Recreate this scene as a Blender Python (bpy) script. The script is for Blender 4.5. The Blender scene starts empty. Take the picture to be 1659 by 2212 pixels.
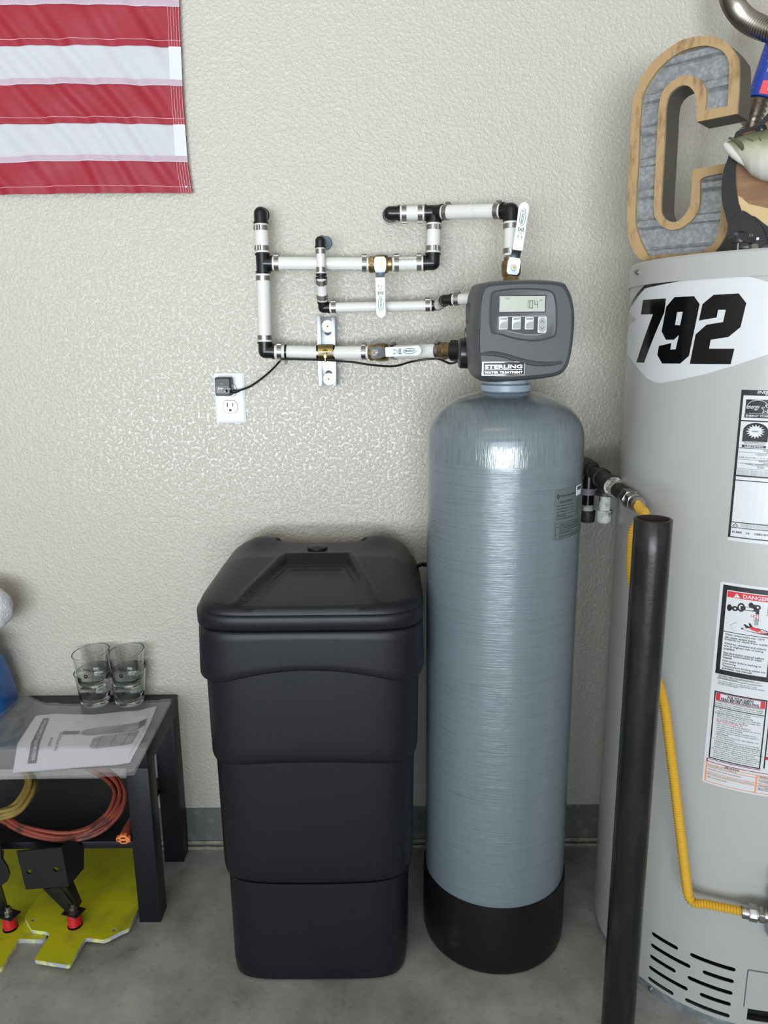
import bpy, bmesh, math, random
from math import sin, cos, pi, radians, sqrt, atan2, hypot, floor as flr
from mathutils import Vector, Matrix, noise
from mathutils.geometry import tessellate_polygon
random.seed(7)
COL = bpy.context.scene.collection
V = Vector
# ------------------------------------------------------------------ camera
F, DIST, EYE = 1650.0, 1.80, 1.327
TH, RO = radians(12.7), radians(0.5)
_r = V((1, 0, 0)); FW = V((0, cos(TH), -sin(TH))); _u = _r.cross(FW)
RT = _r*cos(RO) - _u*sin(RO); UP = _u*cos(RO) + _r*sin(RO)
CP = V((0, -DIST, EYE))
cd = bpy.data.cameras.new('camera'); cam = bpy.data.objects.new('camera', cd); COL.objects.link(cam)
cd.sensor_fit = 'VERTICAL'; cd.sensor_height = 36; cd.lens = F/2212*36; cd.clip_start = .02
m = Matrix((RT, UP, -FW)).transposed().to_4x4(); m.translation = CP
cam.matrix_world = m
sc = bpy.context.scene; sc.camera = cam
# ------------------------------------------------------------------ world, light, exposure
w = bpy.data.worlds.new('world'); sc.world = w; w.use_nodes = True
w.node_tree.nodes['Background'].inputs[0].default_value = (.62, .72, .85, 1)
w.node_tree.nodes['Background'].inputs[1].default_value = .45
def area(name, loc, rot, sx, sy, power, col):
    l = bpy.data.lights.new(name, 'AREA'); l.shape = 'RECTANGLE'; l.size = sx; l.size_y = sy
    l.energy = power; l.color = col
    o = bpy.data.objects.new(name, l); COL.objects.link(o); o.location = loc; o.rotation_euler = rot
    return o
# daylight entering by the open garage door behind the camera
area('door_daylight', (-1.0, -6.05, 1.08), (radians(90), 0, 0), 4.2, 2.0, 185, (.80, .91, 1.0))
# sunlit driveway beyond the door, lighting the garage from low down
area('driveway_bounce', (-.9, -9.9, .01), (radians(180), 0, 0), 6.4, 7.2, 3000, (.93, .97, 1.0))
# warm ceiling lamp of the garage
area('ceiling_lamp', (-.6, -1.9, 2.9), (0, 0, 0), 1.2, .3, 4, (1, .84, .62))
sc.view_settings.view_transform = 'Standard'
sc.view_settings.look = 'None'
sc.view_settings.exposure = 0.0
sc.view_settings.gamma = 1
sc.view_settings.use_curve_mapping = False
# ------------------------------------------------------------------ pixel -> point at a real distance
def ray(px, py): return FW + RT*((px-829.5)/F) + UP*((1106-py)/F)
def P(px, py, y):
    d = ray(px, py); return CP + d*((y-CP.y)/d.y)
def PZ(px, py, z=0.):
    d = ray(px, py); return CP + d*((z-CP.z)/d.z)
def PN(px, py, p, n):
    d = ray(px, py); return CP + d*((V(p)-CP).dot(n)/d.dot(n))
# ------------------------------------------------------------------ materials
def mat(name, col, rough=.5, metal=0., bump=None, vary=None, coat=0., coat_rough=.1, spec=.5, trans=0., ior=1.45, alpha=1., aniso=None):
    m = bpy.data.materials.new(name); m.use_nodes = True
    nt = m.node_tree; N = nt.nodes; L = nt.links; b = N['Principled BSDF']
    c = tuple(col)+(1,)
    b.inputs['Base Color'].default_value = c; b.inputs['Roughness'].default_value = rough
    b.inputs['Metallic'].default_value = metal; b.inputs['Coat Weight'].default_value = coat
    b.inputs['Coat Roughness'].default_value = coat_rough; b.inputs['Specular IOR Level'].default_value = spec
    b.inputs['Transmission Weight'].default_value = trans; b.inputs['IOR'].default_value = ior
    b.inputs['Alpha'].default_value = alpha
    if bump or vary: tc = N.new('ShaderNodeTexCoord')
    def noi(scale, detail=4, stretch=None, rough_=.55):
        mp = N.new('ShaderNodeMapping'); L.new(tc.outputs['Object'], mp.inputs['Vector'])
        if stretch: mp.inputs['Scale'].default_value = stretch
        n = N.new('ShaderNodeTexNoise'); n.inputs['Scale'].default_value = scale; n.inputs['Detail'].default_value = detail
        n.inputs['Roughness'].default_value = rough_
        L.new(mp.outputs[0], n.inputs['Vector']); return n
    if vary:      # (scale, second colour, lo, hi, stretch)
        n = noi(vary[0], 6, vary[4] if len(vary) > 4 else None, .65)
        r = N.new('ShaderNodeValToRGB'); r.color_ramp.elements[0].position = vary[2]; r.color_ramp.elements[1].position = vary[3]
        r.color_ramp.elements[0].color = c; r.color_ramp.elements[1].color = tuple(vary[1])+(1,)
        L.new(n.outputs['Fac'], r.inputs[0]); L.new(r.outputs[0], b.inputs['Base Color'])
    if bump:      # (scale, strength, distance, stretch)
        n = noi(bump[0], 4, bump[3] if len(bump) > 3 else None)
        k = N.new('ShaderNodeBump'); k.inputs['Strength'].default_value = bump[1]; k.inputs['Distance'].default_value = bump[2]
        L.new(n.outputs['Fac'], k.inputs['Height']); L.new(k.outputs[0], b.inputs['Normal'])
    return m
M = {}
def wall_mat():
    m = mat('wall_paint', (.480, .452, .395), .36, spec=.5); nt = m.node_tree; N = nt.nodes; L = nt.links; b = N['Principled BSDF']
    tc = N.new('ShaderNodeTexCoord')
    n1 = N.new('ShaderNodeTexNoise'); n1.inputs['Scale'].default_value = 140; n1.inputs['Detail'].default_value = 3; n1.inputs['Distortion'].default_value = .15
    n2 = N.new('ShaderNodeTexNoise'); n2.inputs['Scale'].default_value = 48; n2.inputs['Detail'].default_value = 2
    for n in (n1, n2): L.new(tc.outputs['Object'], n.inputs['Vector'])
    mr = N.new('ShaderNodeMapRange'); mr.interpolation_type = 'SMOOTHSTEP'
    mr.inputs['From Min'].default_value = .40; mr.inputs['From Max'].default_value = .72
    L.new(n1.outputs['Fac'], mr.inputs['Value'])
    ad = N.new('ShaderNodeMath'); ad.operation = 'ADD'
    L.new(mr.outputs[0], ad.inputs[0]); L.new(n2.outputs['Fac'], ad.inputs[1])
    k = N.new('ShaderNodeBump'); k.inputs['Strength'].default_value = .6; k.inputs['Distance'].default_value = .0016
    L.new(ad.outputs[0], k.inputs['Height']); L.new(k.outputs[0], b.inputs['Normal'])
    b.inputs['Coat Weight'].default_value = .35; b.inputs['Coat Roughness'].default_value = .16
    L.new(k.outputs[0], b.inputs['Coat Normal'])
    return m
M['wall'] = wall_mat()
M['plain'] = mat('plain_paint', (.42, .40, .36), .7)
def floor_mat():
    m = mat('concrete', (.2, .2, .19), .62, bump=(160, .25, .0006)); nt = m.node_tree; N = nt.nodes; L = nt.links; b = N['Principled BSDF']
    tc = N.new('ShaderNodeTexCoord')
    def nz(s, d, ds=0):
        n = N.new('ShaderNodeTexNoise'); n.inputs['Scale'].default_value = s; n.inputs['Detail'].default_value = d; n.inputs['Distortion'].default_value = ds
        n.inputs['Roughness'].default_value = .65; L.new(tc.outputs['Object'], n.inputs['Vector']); return n
    def ramp(n, p0, c0, p1, c1):
        r = N.new('ShaderNodeValToRGB'); e = r.color_ramp.elements; e[0].position = p0; e[0].color = c0+(1,); e[1].position = p1; e[1].color = c1+(1,)
        L.new(n.outputs['Fac'], r.inputs[0]); return r
    a = ramp(nz(5, 9), .34, (.205, .200, .185), .66, (.43, .42, .395))
    s = ramp(nz(38, 5, .8), .30, (.72, .72, .72), .42, (1, 1, 1))
    l = ramp(nz(26, 6, 1.2), .70, (0, 0, 0), .78, (.28, .28, .27))
    mx = N.new('ShaderNodeMix'); mx.data_type = 'RGBA'; mx.blend_type = 'MULTIPLY'; mx.inputs[0].default_value = .8
    L.new(a.outputs[0], mx.inputs[6]); L.new(s.outputs[0], mx.inputs[7])
    m2 = N.new('ShaderNodeMix'); m2.data_type = 'RGBA'; m2.blend_type = 'ADD'; m2.inputs[0].default_value = .7
    L.new(mx.outputs[2], m2.inputs[6]); L.new(l.outputs[0], m2.inputs[7]); L.new(m2.outputs[2], b.inputs['Base Color'])
    return m
M['floor'] = floor_mat()
M['stem'] = mat('stem_concrete', (.13, .132, .125), .8, bump=(70, .5, .0012), vary=(22, (.26, .26, .245), .52, .75))
M['bead'] = mat('old_caulk', (.36, .33, .28), .7, bump=(60, .6, .0015), vary=(30, (.14, .11, .08), .45, .7))
def tank_mat():
    m = mat('wound_fiberglass', (.17, .21, .245), .42, spec=.5); nt = m.node_tree; N = nt.nodes; L = nt.links; b = N['Principled BSDF']
    tc = N.new('ShaderNodeTexCoord')
    def nz(s, d, st, dist=0, rot=(0, 0, 0)):
        mp = N.new('ShaderNodeMapping'); mp.inputs['Scale'].default_value = st; mp.inputs['Rotation'].default_value = rot
        L.new(tc.outputs['Object'], mp.inputs['Vector'])
        n = N.new('ShaderNodeTexNoise'); n.inputs['Scale'].default_value = s; n.inputs['Detail'].default_value = d; n.inputs['Distortion'].default_value = dist
        L.new(mp.outputs[0], n.inputs['Vector']); return n
    wind = nz(1, 5, (7, 7, 420)); fine = nz(1, 3, (14, 14, 900)); crimp = nz(26, 3, (1, 1, .6), .8)
    d1 = nz(1, 4, (420, 30, 30), .2, (0, radians(20), radians(35))); d2 = nz(1, 4, (420, 30, 30), .2, (0, radians(-20), radians(-50)))
    def math_(op, a, b_=None, v=None):
        k = N.new('ShaderNodeMath'); k.operation = op; L.new(a, k.inputs[0])
        if b_ is not None: L.new(b_, k.inputs[1])
        elif v is not None: k.inputs[1].default_value = v
        return k.outputs[0]
    sx = N.new('ShaderNodeSeparateXYZ'); L.new(tc.outputs['Object'], sx.inputs[0])
    dome = N.new('ShaderNodeMapRange'); dome.inputs['From Min'].default_value = 1.085; dome.inputs['From Max'].default_value = 1.10
    L.new(sx.outputs['Z'], dome.inputs['Value'])
    body = math_('ADD', wind.outputs['Fac'], math_('MULTIPLY', fine.outputs['Fac'], v=.5))
    dm = math_('MULTIPLY', math_('ADD', d1.outputs['Fac'], d2.outputs['Fac']), v=.65)
    mx = N.new('ShaderNodeMix'); mx.data_type = 'FLOAT'; L.new(dome.outputs[0], mx.inputs[0]); L.new(body, mx.inputs[2]); L.new(dm, mx.inputs[3])
    k0 = N.new('ShaderNodeBump'); k0.inputs['Strength'].default_value = .16; k0.inputs['Distance'].default_value = .006
    L.new(crimp.outputs['Fac'], k0.inputs['Height'])
    k = N.new('ShaderNodeBump'); k.inputs['Strength'].default_value = 1.; k.inputs['Distance'].default_value = .00055
    L.new(mx.outputs[0], k.inputs['Height']); L.new(k0.outputs[0], k.inputs['Normal'])
    L.new(k.outputs[0], b.inputs['Normal']); L.new(k.outputs[0], b.inputs['Coat Normal'])
    b.inputs['Coat Weight'].default_value = 1.; b.inputs['Coat Roughness'].default_value = .10
    r = N.new('ShaderNodeValToRGB'); e = r.color_ramp.elements; e[0].position = .35; e[0].color = (.098, .122, .142, 1); e[1].position = .75; e[1].color = (.152, .186, .213, 1)
    L.new(mx.outputs[0], r.inputs[0]); L.new(r.outputs[0], b.inputs['Base Color'])
    return m
M['tank'] = tank_mat()
M['boot'] = mat('black_rubber_boot', (.005, .005, .006), .42, spec=.35, vary=(14, (.03, .03, .032), .62, .8))
M['poly'] = mat('black_polyethylene', (.0075, .0085, .0115), .40, bump=(420, .3, .0004), spec=.36)
M['head'] = mat('grey_plastic', (.058, .062, .068), .40, bump=(900, .12, .0002))
M['headdark'] = mat('dark_grey_plastic', (.025, .027, .03), .4)
M['blackp'] = mat('black_plastic', (.008, .008, .009), .25)
M['pex'] = mat('white_pex', (.72, .715, .69), .34, bump=(40, .1, .0005), vary=(18, (.62, .60, .56), .58, .75, (1, 1, .3)))
M['steel'] = mat('stainless', (.37, .36, .345), .30, 1.)
M['zinc'] = mat('zinc_plate', (.50, .55, .59), .34, 1., vary=(30, (.40, .42, .50), .45, .65))
M['brass'] = mat('brass', (.33, .24, .12), .36, 1., vary=(40, (.20, .145, .07), .5, .7))
M['gold'] = mat('yellow_zinc', (.46, .34, .14), .3, 1.)
M['white'] = mat('white_plastic', (.82, .84, .86), .3)
M['vinyl'] = mat('white_vinyl', (.64, .65, .67), .35)
M['ink'] = mat('black_ink', (.008, .008, .009), .4)
M['inkgloss'] = mat('black_gloss_vinyl', (.004, .004, .0045), .12)
M['grey_ink'] = mat('grey_ink', (.12, .12, .13), .5)
M['midgrey_ink'] = mat('light_grey_ink', (.33, .33, .34), .5)
M['green_ink'] = mat('green_ink', (.01, .12, .07), .45)
M['red_ink'] = mat('red_ink', (.62, .025, .04), .4)
M['orange_ink'] = mat('orange_ink', (.85, .3, .12), .4)
M['purple_ink'] = mat('dark_red_ink', (.3, .03, .08), .4)
M['lcd'] = mat('lcd_glass', (.44, .46, .40), .25)
M['slot'] = mat('slot_dark', (.01, .01, .01), .6)
M['silver'] = mat('chrome', (.75, .75, .76), .12, 1.)
M['silverink'] = mat('silver_print', (.8, .8, .8), .2, .7)
M['key'] = mat('key_grey', (.33, .34, .35), .4)
M['keyw'] = mat('key_light', (.62, .63, .63), .4)
M['red'] = mat('flag_red', (.29, .012, .028), .5, bump=(900, .1, .0002))
M['cloth'] = mat('flag_white', (.50, .50, .54), .6)
M['hem'] = mat('flag_white_hem', (.62, .63, .68), .5)
M['pinkhem'] = mat('flag_pink_hem', (.46, .35, .43), .6)
M['blue'] = mat('flag_blue', (.01, .02, .12), .6)
M['thread'] = mat('pink_thread', (.75, .45, .48), .6)
M['heater'] = mat('grey_enamel', (.43, .432, .42), .27, spec=.5)
M['galv'] = mat('galvanised', (.35, .38, .41), .42, .8, bump=(25, .15, .001), vary=(45, (.55, .58, .61), .42, .66))
M['corr'] = mat('galvanised_tin', (.25, .265, .28), .42, .5, vary=(120, (.40, .415, .43), .42, .66), bump=(45, .25, .0006))
M['wood'] = mat('scorched_wood', (.40, .27, .135), .6, bump=(60, .4, .001, (6, 6, 1)), vary=(26, (.12, .06, .028), .50, .80, (2.6, 2.6, .9)))
M['signside'] = mat('bronze_metal', (.115, .105, .085), .45, .4)
M['woodside'] = mat('bent_wood_edge', (.11, .085, .055), .6)
M['post'] = mat('black_steel', (.018, .017, .017), .30, .35, bump=(50, .4, .0012), vary=(30, (.048, .043, .041), .50, .80, (1, 1, .22)))
M['postin'] = mat('rusty_bore', (.05, .035, .028), .8)
M['iron'] = mat('black_iron', (.035, .031, .026), .5, .3, bump=(120, .5, .0008), vary=(60, (.12, .11, .09), .5, .8))
M['dope'] = mat('pipe_dope', (.62, .62, .58), .5, bump=(90, .9, .003), vary=(50, (.10, .095, .085), .47, .6))
M['yellow'] = mat('yellow_hose', (.72, .44, .045), .38)
M['table'] = mat('black_table_foil', (.008, .009, .012), .42, spec=.35)
M['glass'] = mat('clear_glass', (.985, 1., .992), .0, trans=1., ior=1.45)
M['bag'] = mat('clear_poly_bag', (.86, .9, .93), .13, bump=(14, .7, .012), alpha=.36, spec=.7)
def film_mat():
    m = bpy.data.materials.new('clear_poly_bag'); m.use_nodes = True; nt = m.node_tree; N = nt.nodes; L = nt.links; N.remove(N['Principled BSDF'])
    tc = N.new('ShaderNodeTexCoord'); n = N.new('ShaderNodeTexNoise'); n.inputs['Scale'].default_value = 16; n.inputs['Detail'].default_value = 4; n.inputs['Distortion'].default_value = 1.2
    L.new(tc.outputs['Object'], n.inputs['Vector']); k = N.new('ShaderNodeBump'); k.inputs['Strength'].default_value = .7; k.inputs['Distance'].default_value = .0045; L.new(n.outputs['Fac'], k.inputs['Height'])
    t = N.new('ShaderNodeBsdfTransparent'); d = N.new('ShaderNodeBsdfDiffuse'); d.inputs[0].default_value = (.75, .8, .84, 1); g = N.new('ShaderNodeBsdfGlossy'); g.inputs['Roughness'].default_value = .2
    L.new(k.outputs[0], g.inputs['Normal']); L.new(k.outputs[0], d.inputs['Normal'])
    a = N.new('ShaderNodeMixShader'); a.inputs[0].default_value = .12; L.new(t.outputs[0], a.inputs[1]); L.new(d.outputs[0], a.inputs[2])
    b = N.new('ShaderNodeMixShader'); b.inputs[0].default_value = .13; L.new(a.outputs[0], b.inputs[1]); L.new(g.outputs[0], b.inputs[2]); L.new(b.outputs[0], N['Material Output'].inputs[0])
    return m
M['bag'] = film_mat()
M['paper'] = mat('paper', (.74, .74, .80), .6)
M['orange'] = mat('orange_cord', (.27, .055, .035), .5, bump=(60, .3, .001), vary=(26, (.07, .03, .025), .52, .68))
M['connector'] = mat('orange_plug', (.82, .22, .07), .45)
M['tan'] = mat('tan_cord', (.26, .175, .04), .55, vary=(25, (.12, .08, .02), .5, .75))
M['yplate'] = mat('yellow_powder_coat', (.56, .54, .012), .42, bump=(30, .15, .001), vary=(11, (.25, .255, .03), .50, .78))
M['yedge'] = mat('chipped_edge', (.72, .74, .24), .5, vary=(24, (.42, .44, .48), .46, .52))
M['bracket'] = mat('black_bracket', (.011, .012, .013), .36, bump=(150, .2, .0006), vary=(120, (.2, .2, .2), .80, .84))
M['spring'] = mat('red_spring', (.62, .015, .02), .3)
M['bolt'] = mat('worn_bolt', (.13, .105, .08), .45, .8)
M['bluebag'] = mat('blue_plastic', (.008, .085, .33), .25, bump=(12, .5, .006), vary=(9, (.01, .13, .42), .45, .6))
M['towel'] = mat('white_terry', (.72, .72, .76), .95, bump=(260, 1., .006), vary=(120, (.4, .4, .48), .55, .75))
M['board'] = mat('plaque_wood', (.20, .10, .045), .42, bump=(30, .15, .0008, (.6, .6, 8)), vary=(9, (.31, .17, .075), .4, .7, (1, 1, 9)))
M['boardpale'] = mat('plaque_pale_tone', (.55, .40, .20), .35, vary=(16, (.36, .23, .10), .5, .8))
M['blackgloss'] = mat('black_lacquer', (.012, .013, .016), .2)
def fish_mat():
    m = mat('fish_skin', (.5, .5, .42), .35); nt = m.node_tree; N = nt.nodes; L = nt.links; b = N['Principled BSDF']
    tc = N.new('ShaderNodeTexCoord'); s = N.new('ShaderNodeSeparateXYZ'); L.new(tc.outputs['Object'], s.inputs[0])
    n = N.new('ShaderNodeTexNoise'); n.inputs['Scale'].default_value = 45; n.inputs['Detail'].default_value = 5; L.new(tc.outputs['Object'], n.inputs['Vector'])
    a = N.new('ShaderNodeMath'); a.operation = 'MULTIPLY_ADD'; a.inputs[1].default_value = .03; L.new(n.outputs['Fac'], a.inputs[0]); L.new(s.outputs['Z'], a.inputs[2])
    r = N.new('ShaderNodeMapRange'); r.inputs['From Min'].default_value = 0.0; r.inputs['From Max'].default_value = .062; L.new(a.outputs[0], r.inputs['Value'])
    c = N.new('ShaderNodeValToRGB'); e = c.color_ramp.elements; e[0].position = 0; e[0].color = (.62, .61, .56, 1); e[1].position = 1; e[1].color = (.045, .055, .03, 1)
    k = e.new(.45); k.color = (.50, .50, .38, 1); k = e.new(.72); k.color = (.20, .22, .12, 1)
    L.new(r.outputs[0], c.inputs[0]); L.new(c.outputs[0], b.inputs['Base Color'])
    return m
M['fish'] = fish_mat()
M['jaw'] = mat('fish_jaw', (.56, .55, .50), .45, vary=(40, (.4, .4, .34), .5, .75))
M['mouth'] = mat('fish_mouth', (.08, .085, .045), .4)
M['canblue'] = mat('blue_label', (.02, .05, .33), .35, vary=(60, (.3, .35, .6), .62, .68))
M['canred'] = mat('red_label', (.75, .08, .09), .4)
# ------------------------------------------------------------------ mesh builder
ORG = {}
class G:
    def __init__(s): s.v = []; s.f = []; s.m = []
    def add(s, vs, fs, mi=0):
        b = len(s.v); s.v += [V(v) for v in vs]
        for f in fs: s.f.append([i+b for i in f]); s.m.append(mi)
        return s
    def box(s, lo, hi, mi=0, mtx=None):
        x0, y0, z0 = lo; x1, y1, z1 = hi
        vs = [V(p) for p in [(x0,y0,z0),(x1,y0,z0),(x1,y1,z0),(x0,y1,z0),(x0,y0,z1),(x1,y0,z1),(x1,y1,z1),(x0,y1,z1)]]
        if mtx: vs = [mtx @ v for v in vs]
        return s.add(vs, [(3,2,1,0),(4,5,6,7),(0,1,5,4),(1,2,6,5),(2,3,7,6),(3,0,4,7)], mi)
    def ringloft(s, rings, capa=True, capb=True, closed=True, mi=0):
        n = len(rings[0]); b = len(s.v)
        for r in rings: s.v += [V(p) for p in r]
        for i in range(len(rings)-1):
            for j in range(n if closed else n-1):
                k = (j+1) % n
                s.f.append([b+i*n+j, b+i*n+k, b+(i+1)*n+k, b+(i+1)*n+j]); s.m.append(mi)
        if capa: s.f.append([b+j for j in range(n)][::-1]); s.m.append(mi)
        if capb: s.f.append([b+(len(rings)-1)*n+j for j in range(n)]); s.m.append(mi)
        return s
    def lathe(s, prof, n=32, mtx=None, capa=False, capb=False, mi=0):
        rings = []
        for r, z in prof:
            rings.append([V((r*cos(2*pi*j/n), r*sin(2*pi*j/n), z)) for j in range(n)])
        if mtx: rings = [[mtx @ p for p in r] for r in rings]
        return s.ringloft(rings, capa, capb, True, mi)
    def cyl(s, a, b, r, r2=None, n=24, mi=0, cap=True, off=0.):
        a = V(a); b = V(b); r2 = r if r2 is None else r2
        q = frame(b-a)
        rings = [[c + q @ V((rr*cos(2*pi*j/n+off), rr*sin(2*pi*j/n+off), 0)) for j in range(n)] for c, rr in ((a, r), (b, r2))]
        return s.ringloft(rings, cap, cap, True, mi)
    def tube(s, pts, r, n=12, mi=0, cap=True, closed=False):
        pts = [V(p) for p in pts]; N_ = len(pts)
        rf = r if callable(r) else (lambda i: r)
        rings = []; nrm = None
        for i in range(N_):
            t = (pts[(i+1) % N_]-pts[i-1]) if (closed or 0 < i < N_-1) else (pts[1]-pts[0] if i == 0 else pts[-1]-pts[-2])
            t.normalize()
            if nrm is None:
                nrm = t.orthogonal().normalized()
            else:
                nrm = (nrm - t*nrm.dot(t)).normalized()
            bn = t.cross(nrm)
            rings.append([pts[i] + (nrm*cos(2*pi*j/n) + bn*sin(2*pi*j/n))*rf(i) for j in range(n)])
        if closed: rings.append(rings[0])
        return s.ringloft(rings, cap and not closed, cap and not closed, True, mi)
    def prism(s, poly, holes, fn, d0, d1, mi=0, mi_side=None):
        """2-D polygon (with holes) extruded between offsets d0 and d1 through fn(u, v, d)"""
        loops = [list(poly)]+[list(h) for h in holes]
        tri = tessellate_polygon([[V((p[0], p[1], 0)) for p in l] for l in loops])
        flat = [p for l in loops for p in l]; b = len(s.v); n = len(flat)
        s.v += [V(fn(p[0], p[1], d0)) for p in flat] + [V(fn(p[0], p[1], d1)) for p in flat]
        for t in tri:
            s.f.append([b+n+i for i in t]); s.m.append(mi)
            s.f.append([b+i for i in t][::-1]); s.m.append(mi)
        k = 0; ms = mi if mi_side is None else mi_side
        for l in loops:
            c = len(l)
            for i in range(c):
                j = (i+1) % c
                s.f.append([b+k+i, b+k+j, b+n+k+j, b+n+k+i]); s.m.append(ms)
            k += c
        return s
    def grid(s, fn, nu, nv, mi=0):
        b = len(s.v)
        for i in range(nu+1):
            for j in range(nv+1): s.v.append(V(fn(i/nu, j/nv)))
        for i in range(nu):
            for j in range(nv):
                s.f.append([b+i*(nv+1)+j, b+(i+1)*(nv+1)+j, b+(i+1)*(nv+1)+j+1, b+i*(nv+1)+j+1]); s.m.append(mi)
        return s
    def mesh(s, name, mats, org=V((0, 0, 0)), bevel=0., angle=35, recalc=True, segs=2, flat=False):
        me = bpy.data.meshes.new(name)
        me.from_pydata([tuple(p-org) for p in s.v], [], s.f)
        for p, mi in zip(me.polygons, s.m): p.material_index = mi
        bm = bmesh.new(); bm.from_mesh(me)
        bmesh.ops.remove_doubles(bm, verts=bm.verts, dist=1e-6)
        if recalc: bmesh.ops.recalc_face_normals(bm, faces=bm.faces)
        if bevel:
            es = [e for e in bm.edges if len(e.link_faces) == 2 and e.calc_face_angle(0) > radians(30)]
            bmesh.ops.bevel(bm, geom=es, offset=bevel, segments=segs, profile=.5, affect='EDGES', clamp_overlap=True)
        bm.to_mesh(me); bm.free()
        for m_ in (mats if isinstance(mats, (list, tuple)) else [mats]): me.materials.append(M[m_])
        if not flat:
            for p in me.polygons: p.use_smooth = True
            me.set_sharp_from_angle(angle=radians(angle))
        return me
    def build(s, name, mats, parent=None, **k):
        org = ORG.get(parent.name, V((0, 0, 0))) if parent else V((0, 0, 0))
        me = s.mesh(name, mats, org, **k)
        o = bpy.data.objects.new(name, me); COL.objects.link(o)
        if parent: o.parent = parent; ORG[o.name] = org
        return o
def frame(d):
    d = V(d).normalized(); a = d.orthogonal().normalized()
    if abs(d.z) < .95: a = V((0, 0, 1)).cross(d).normalized()
    else: a = V((1, 0, 0)); a = (a-d*a.dot(d)).normalized()
    return Matrix((a, d.cross(a), d)).transposed()
def place(me, name, parent, loc, q=None):
    o = bpy.data.objects.new(name, me); COL.objects.link(o); o.parent = parent
    org = ORG.get(parent.name, V((0, 0, 0))) if parent else V((0, 0, 0))
    mt = (q.to_4x4() if q else Matrix.Identity(4)); mt.translation = V(loc)-org; o.matrix_local = mt
    return o
def tag(o, label, cat, group=None):
    o['label'] = label; o['category'] = cat
    if group: o['group'] = group
    return o
def thing(name, label, cat, loc, group=None):
    o = bpy.data.objects.new(name, None); COL.objects.link(o); o.location = loc; o.empty_display_size = .05
    ORG[o.name] = V(loc); return tag(o, label, cat, group)
def solo(g, name, mats, label, cat, loc, group=None, **k):
    me = g.mesh(name, mats, V(loc), **k); o = bpy.data.objects.new(name, me); COL.objects.link(o); o.location = loc
    ORG[o.name] = V(loc); return tag(o, label, cat, group)
def struct(o): o['kind'] = 'structure'; return o
# ---- lettering: flat outlines of the built-in font, mapped by any function
_tc = {}
def glyphs(txt, bold=0., shear=0., spacing=1.):
    key = (txt, bold, shear, spacing)
    if key in _tc: return _tc[key]
    c = bpy.data.curves.new('t', 'FONT'); c.body = txt; c.size = 1; c.resolution_u = 2; c.offset = bold; c.shear = shear
    c.space_character = spacing; c.fill_mode = 'FRONT'
    o = bpy.data.objects.new('t', c); COL.objects.link(o)
    dg = bpy.context.evaluated_depsgraph_get(); me = bpy.data.meshes.new_from_object(o.evaluated_get(dg))
    vs = [v.co.copy() for v in me.vertices]; fs = [list(p.vertices) for p in me.polygons]
    bpy.data.objects.remove(o); bpy.data.curves.remove(c); bpy.data.meshes.remove(me)
    if vs:
        x0 = min(v.x for v in vs); x1 = max(v.x for v in vs); y0 = min(v.y for v in vs); y1 = max(v.y for v in vs)
        vs = [((v.x-x0)/(x1-x0 or 1), (v.y-y0)/(y1-y0 or 1)) for v in vs]; asp = (x1-x0)/(y1-y0 or 1)
    else: asp = 1
    _tc[key] = (vs, fs, asp); return _tc[key]
def text(g, txt, fn, x, y, h, w=None, align='L', bold=0., shear=0., mi=0, spacing=1., d=.0004):
    """lettering of height h with lower-left at (x, y) through fn(u, v, d)"""
    vs, fs, asp = glyphs(txt, bold, shear, spacing)
    if not vs: return
    w = w or asp*h
    if align == 'C': x -= w/2
    if align == 'R': x -= w
    g.add([fn(x+a*w, y+b*h, d) for a, b in vs], fs, mi)
def rect(g, fn, x0, y0, x1, y1, d0=0., d1=.0003, mi=0, step=None):
    """thin plate, cut in strips along u so it can follow a curve"""
    n = max(1, int(math.ceil(abs(x1-x0)/step))) if step else 1
    xs = [x0+(x1-x0)*i/n for i in range(n+1)]
    ring = []
    for x in xs: ring.append([fn(x, y0, d0), fn(x, y0, d1), fn(x, y1, d1), fn(x, y1, d0)])
    g.ringloft(ring, True, True, True, mi)
def frame_rect(g, fn, x0, y0, x1, y1, t, mi=0, step=None, d=.0004):
    rect(g, fn, x0, y0, x1, y0+t, 0, d, mi, step); rect(g, fn, x0, y1-t, x1, y1, 0, d, mi, step)
    rect(g, fn, x0, y0+t, x0+t, y1-t, 0, d, mi); rect(g, fn, x1-t, y0+t, x1, y1-t, 0, d, mi)
def rrect(cx, cy, w, h, r, n=6):
    out = []
    for (sx, sy, a0) in ((1, -1, -90), (1, 1, 0), (-1, 1, 90), (-1, -1, 180)):
        for i in range(n+1):
            a = radians(a0+90*i/n); out.append((cx+sx*(w/2-r)+r*cos(a), cy+sy*(h/2-r)+r*sin(a)))
    return out
def smooth(pts, n=6, closed=True):
    """Catmull-Rom"""
    L_ = len(pts); out = []
    P_ = [V(p) for p in pts]
    rng = range(L_) if closed else range(L_-1)
    for i in rng:
        p1 = P_[i]; p2 = P_[(i+1) % L_]
        p0 = P_[i-1] if (closed or i > 0) else p1; p3 = P_[(i+2) % L_] if (closed or i+2 < L_) else p2
        for k in range(n):
            t = k/n
            out.append(.5*((2*p1)+(p2-p0)*t+(2*p0-5*p1+4*p2-p3)*t*t+(3*p1-p0-3*p2+p3)*t**3))
    if not closed: out.append(P_[-1])
    return out
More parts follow.
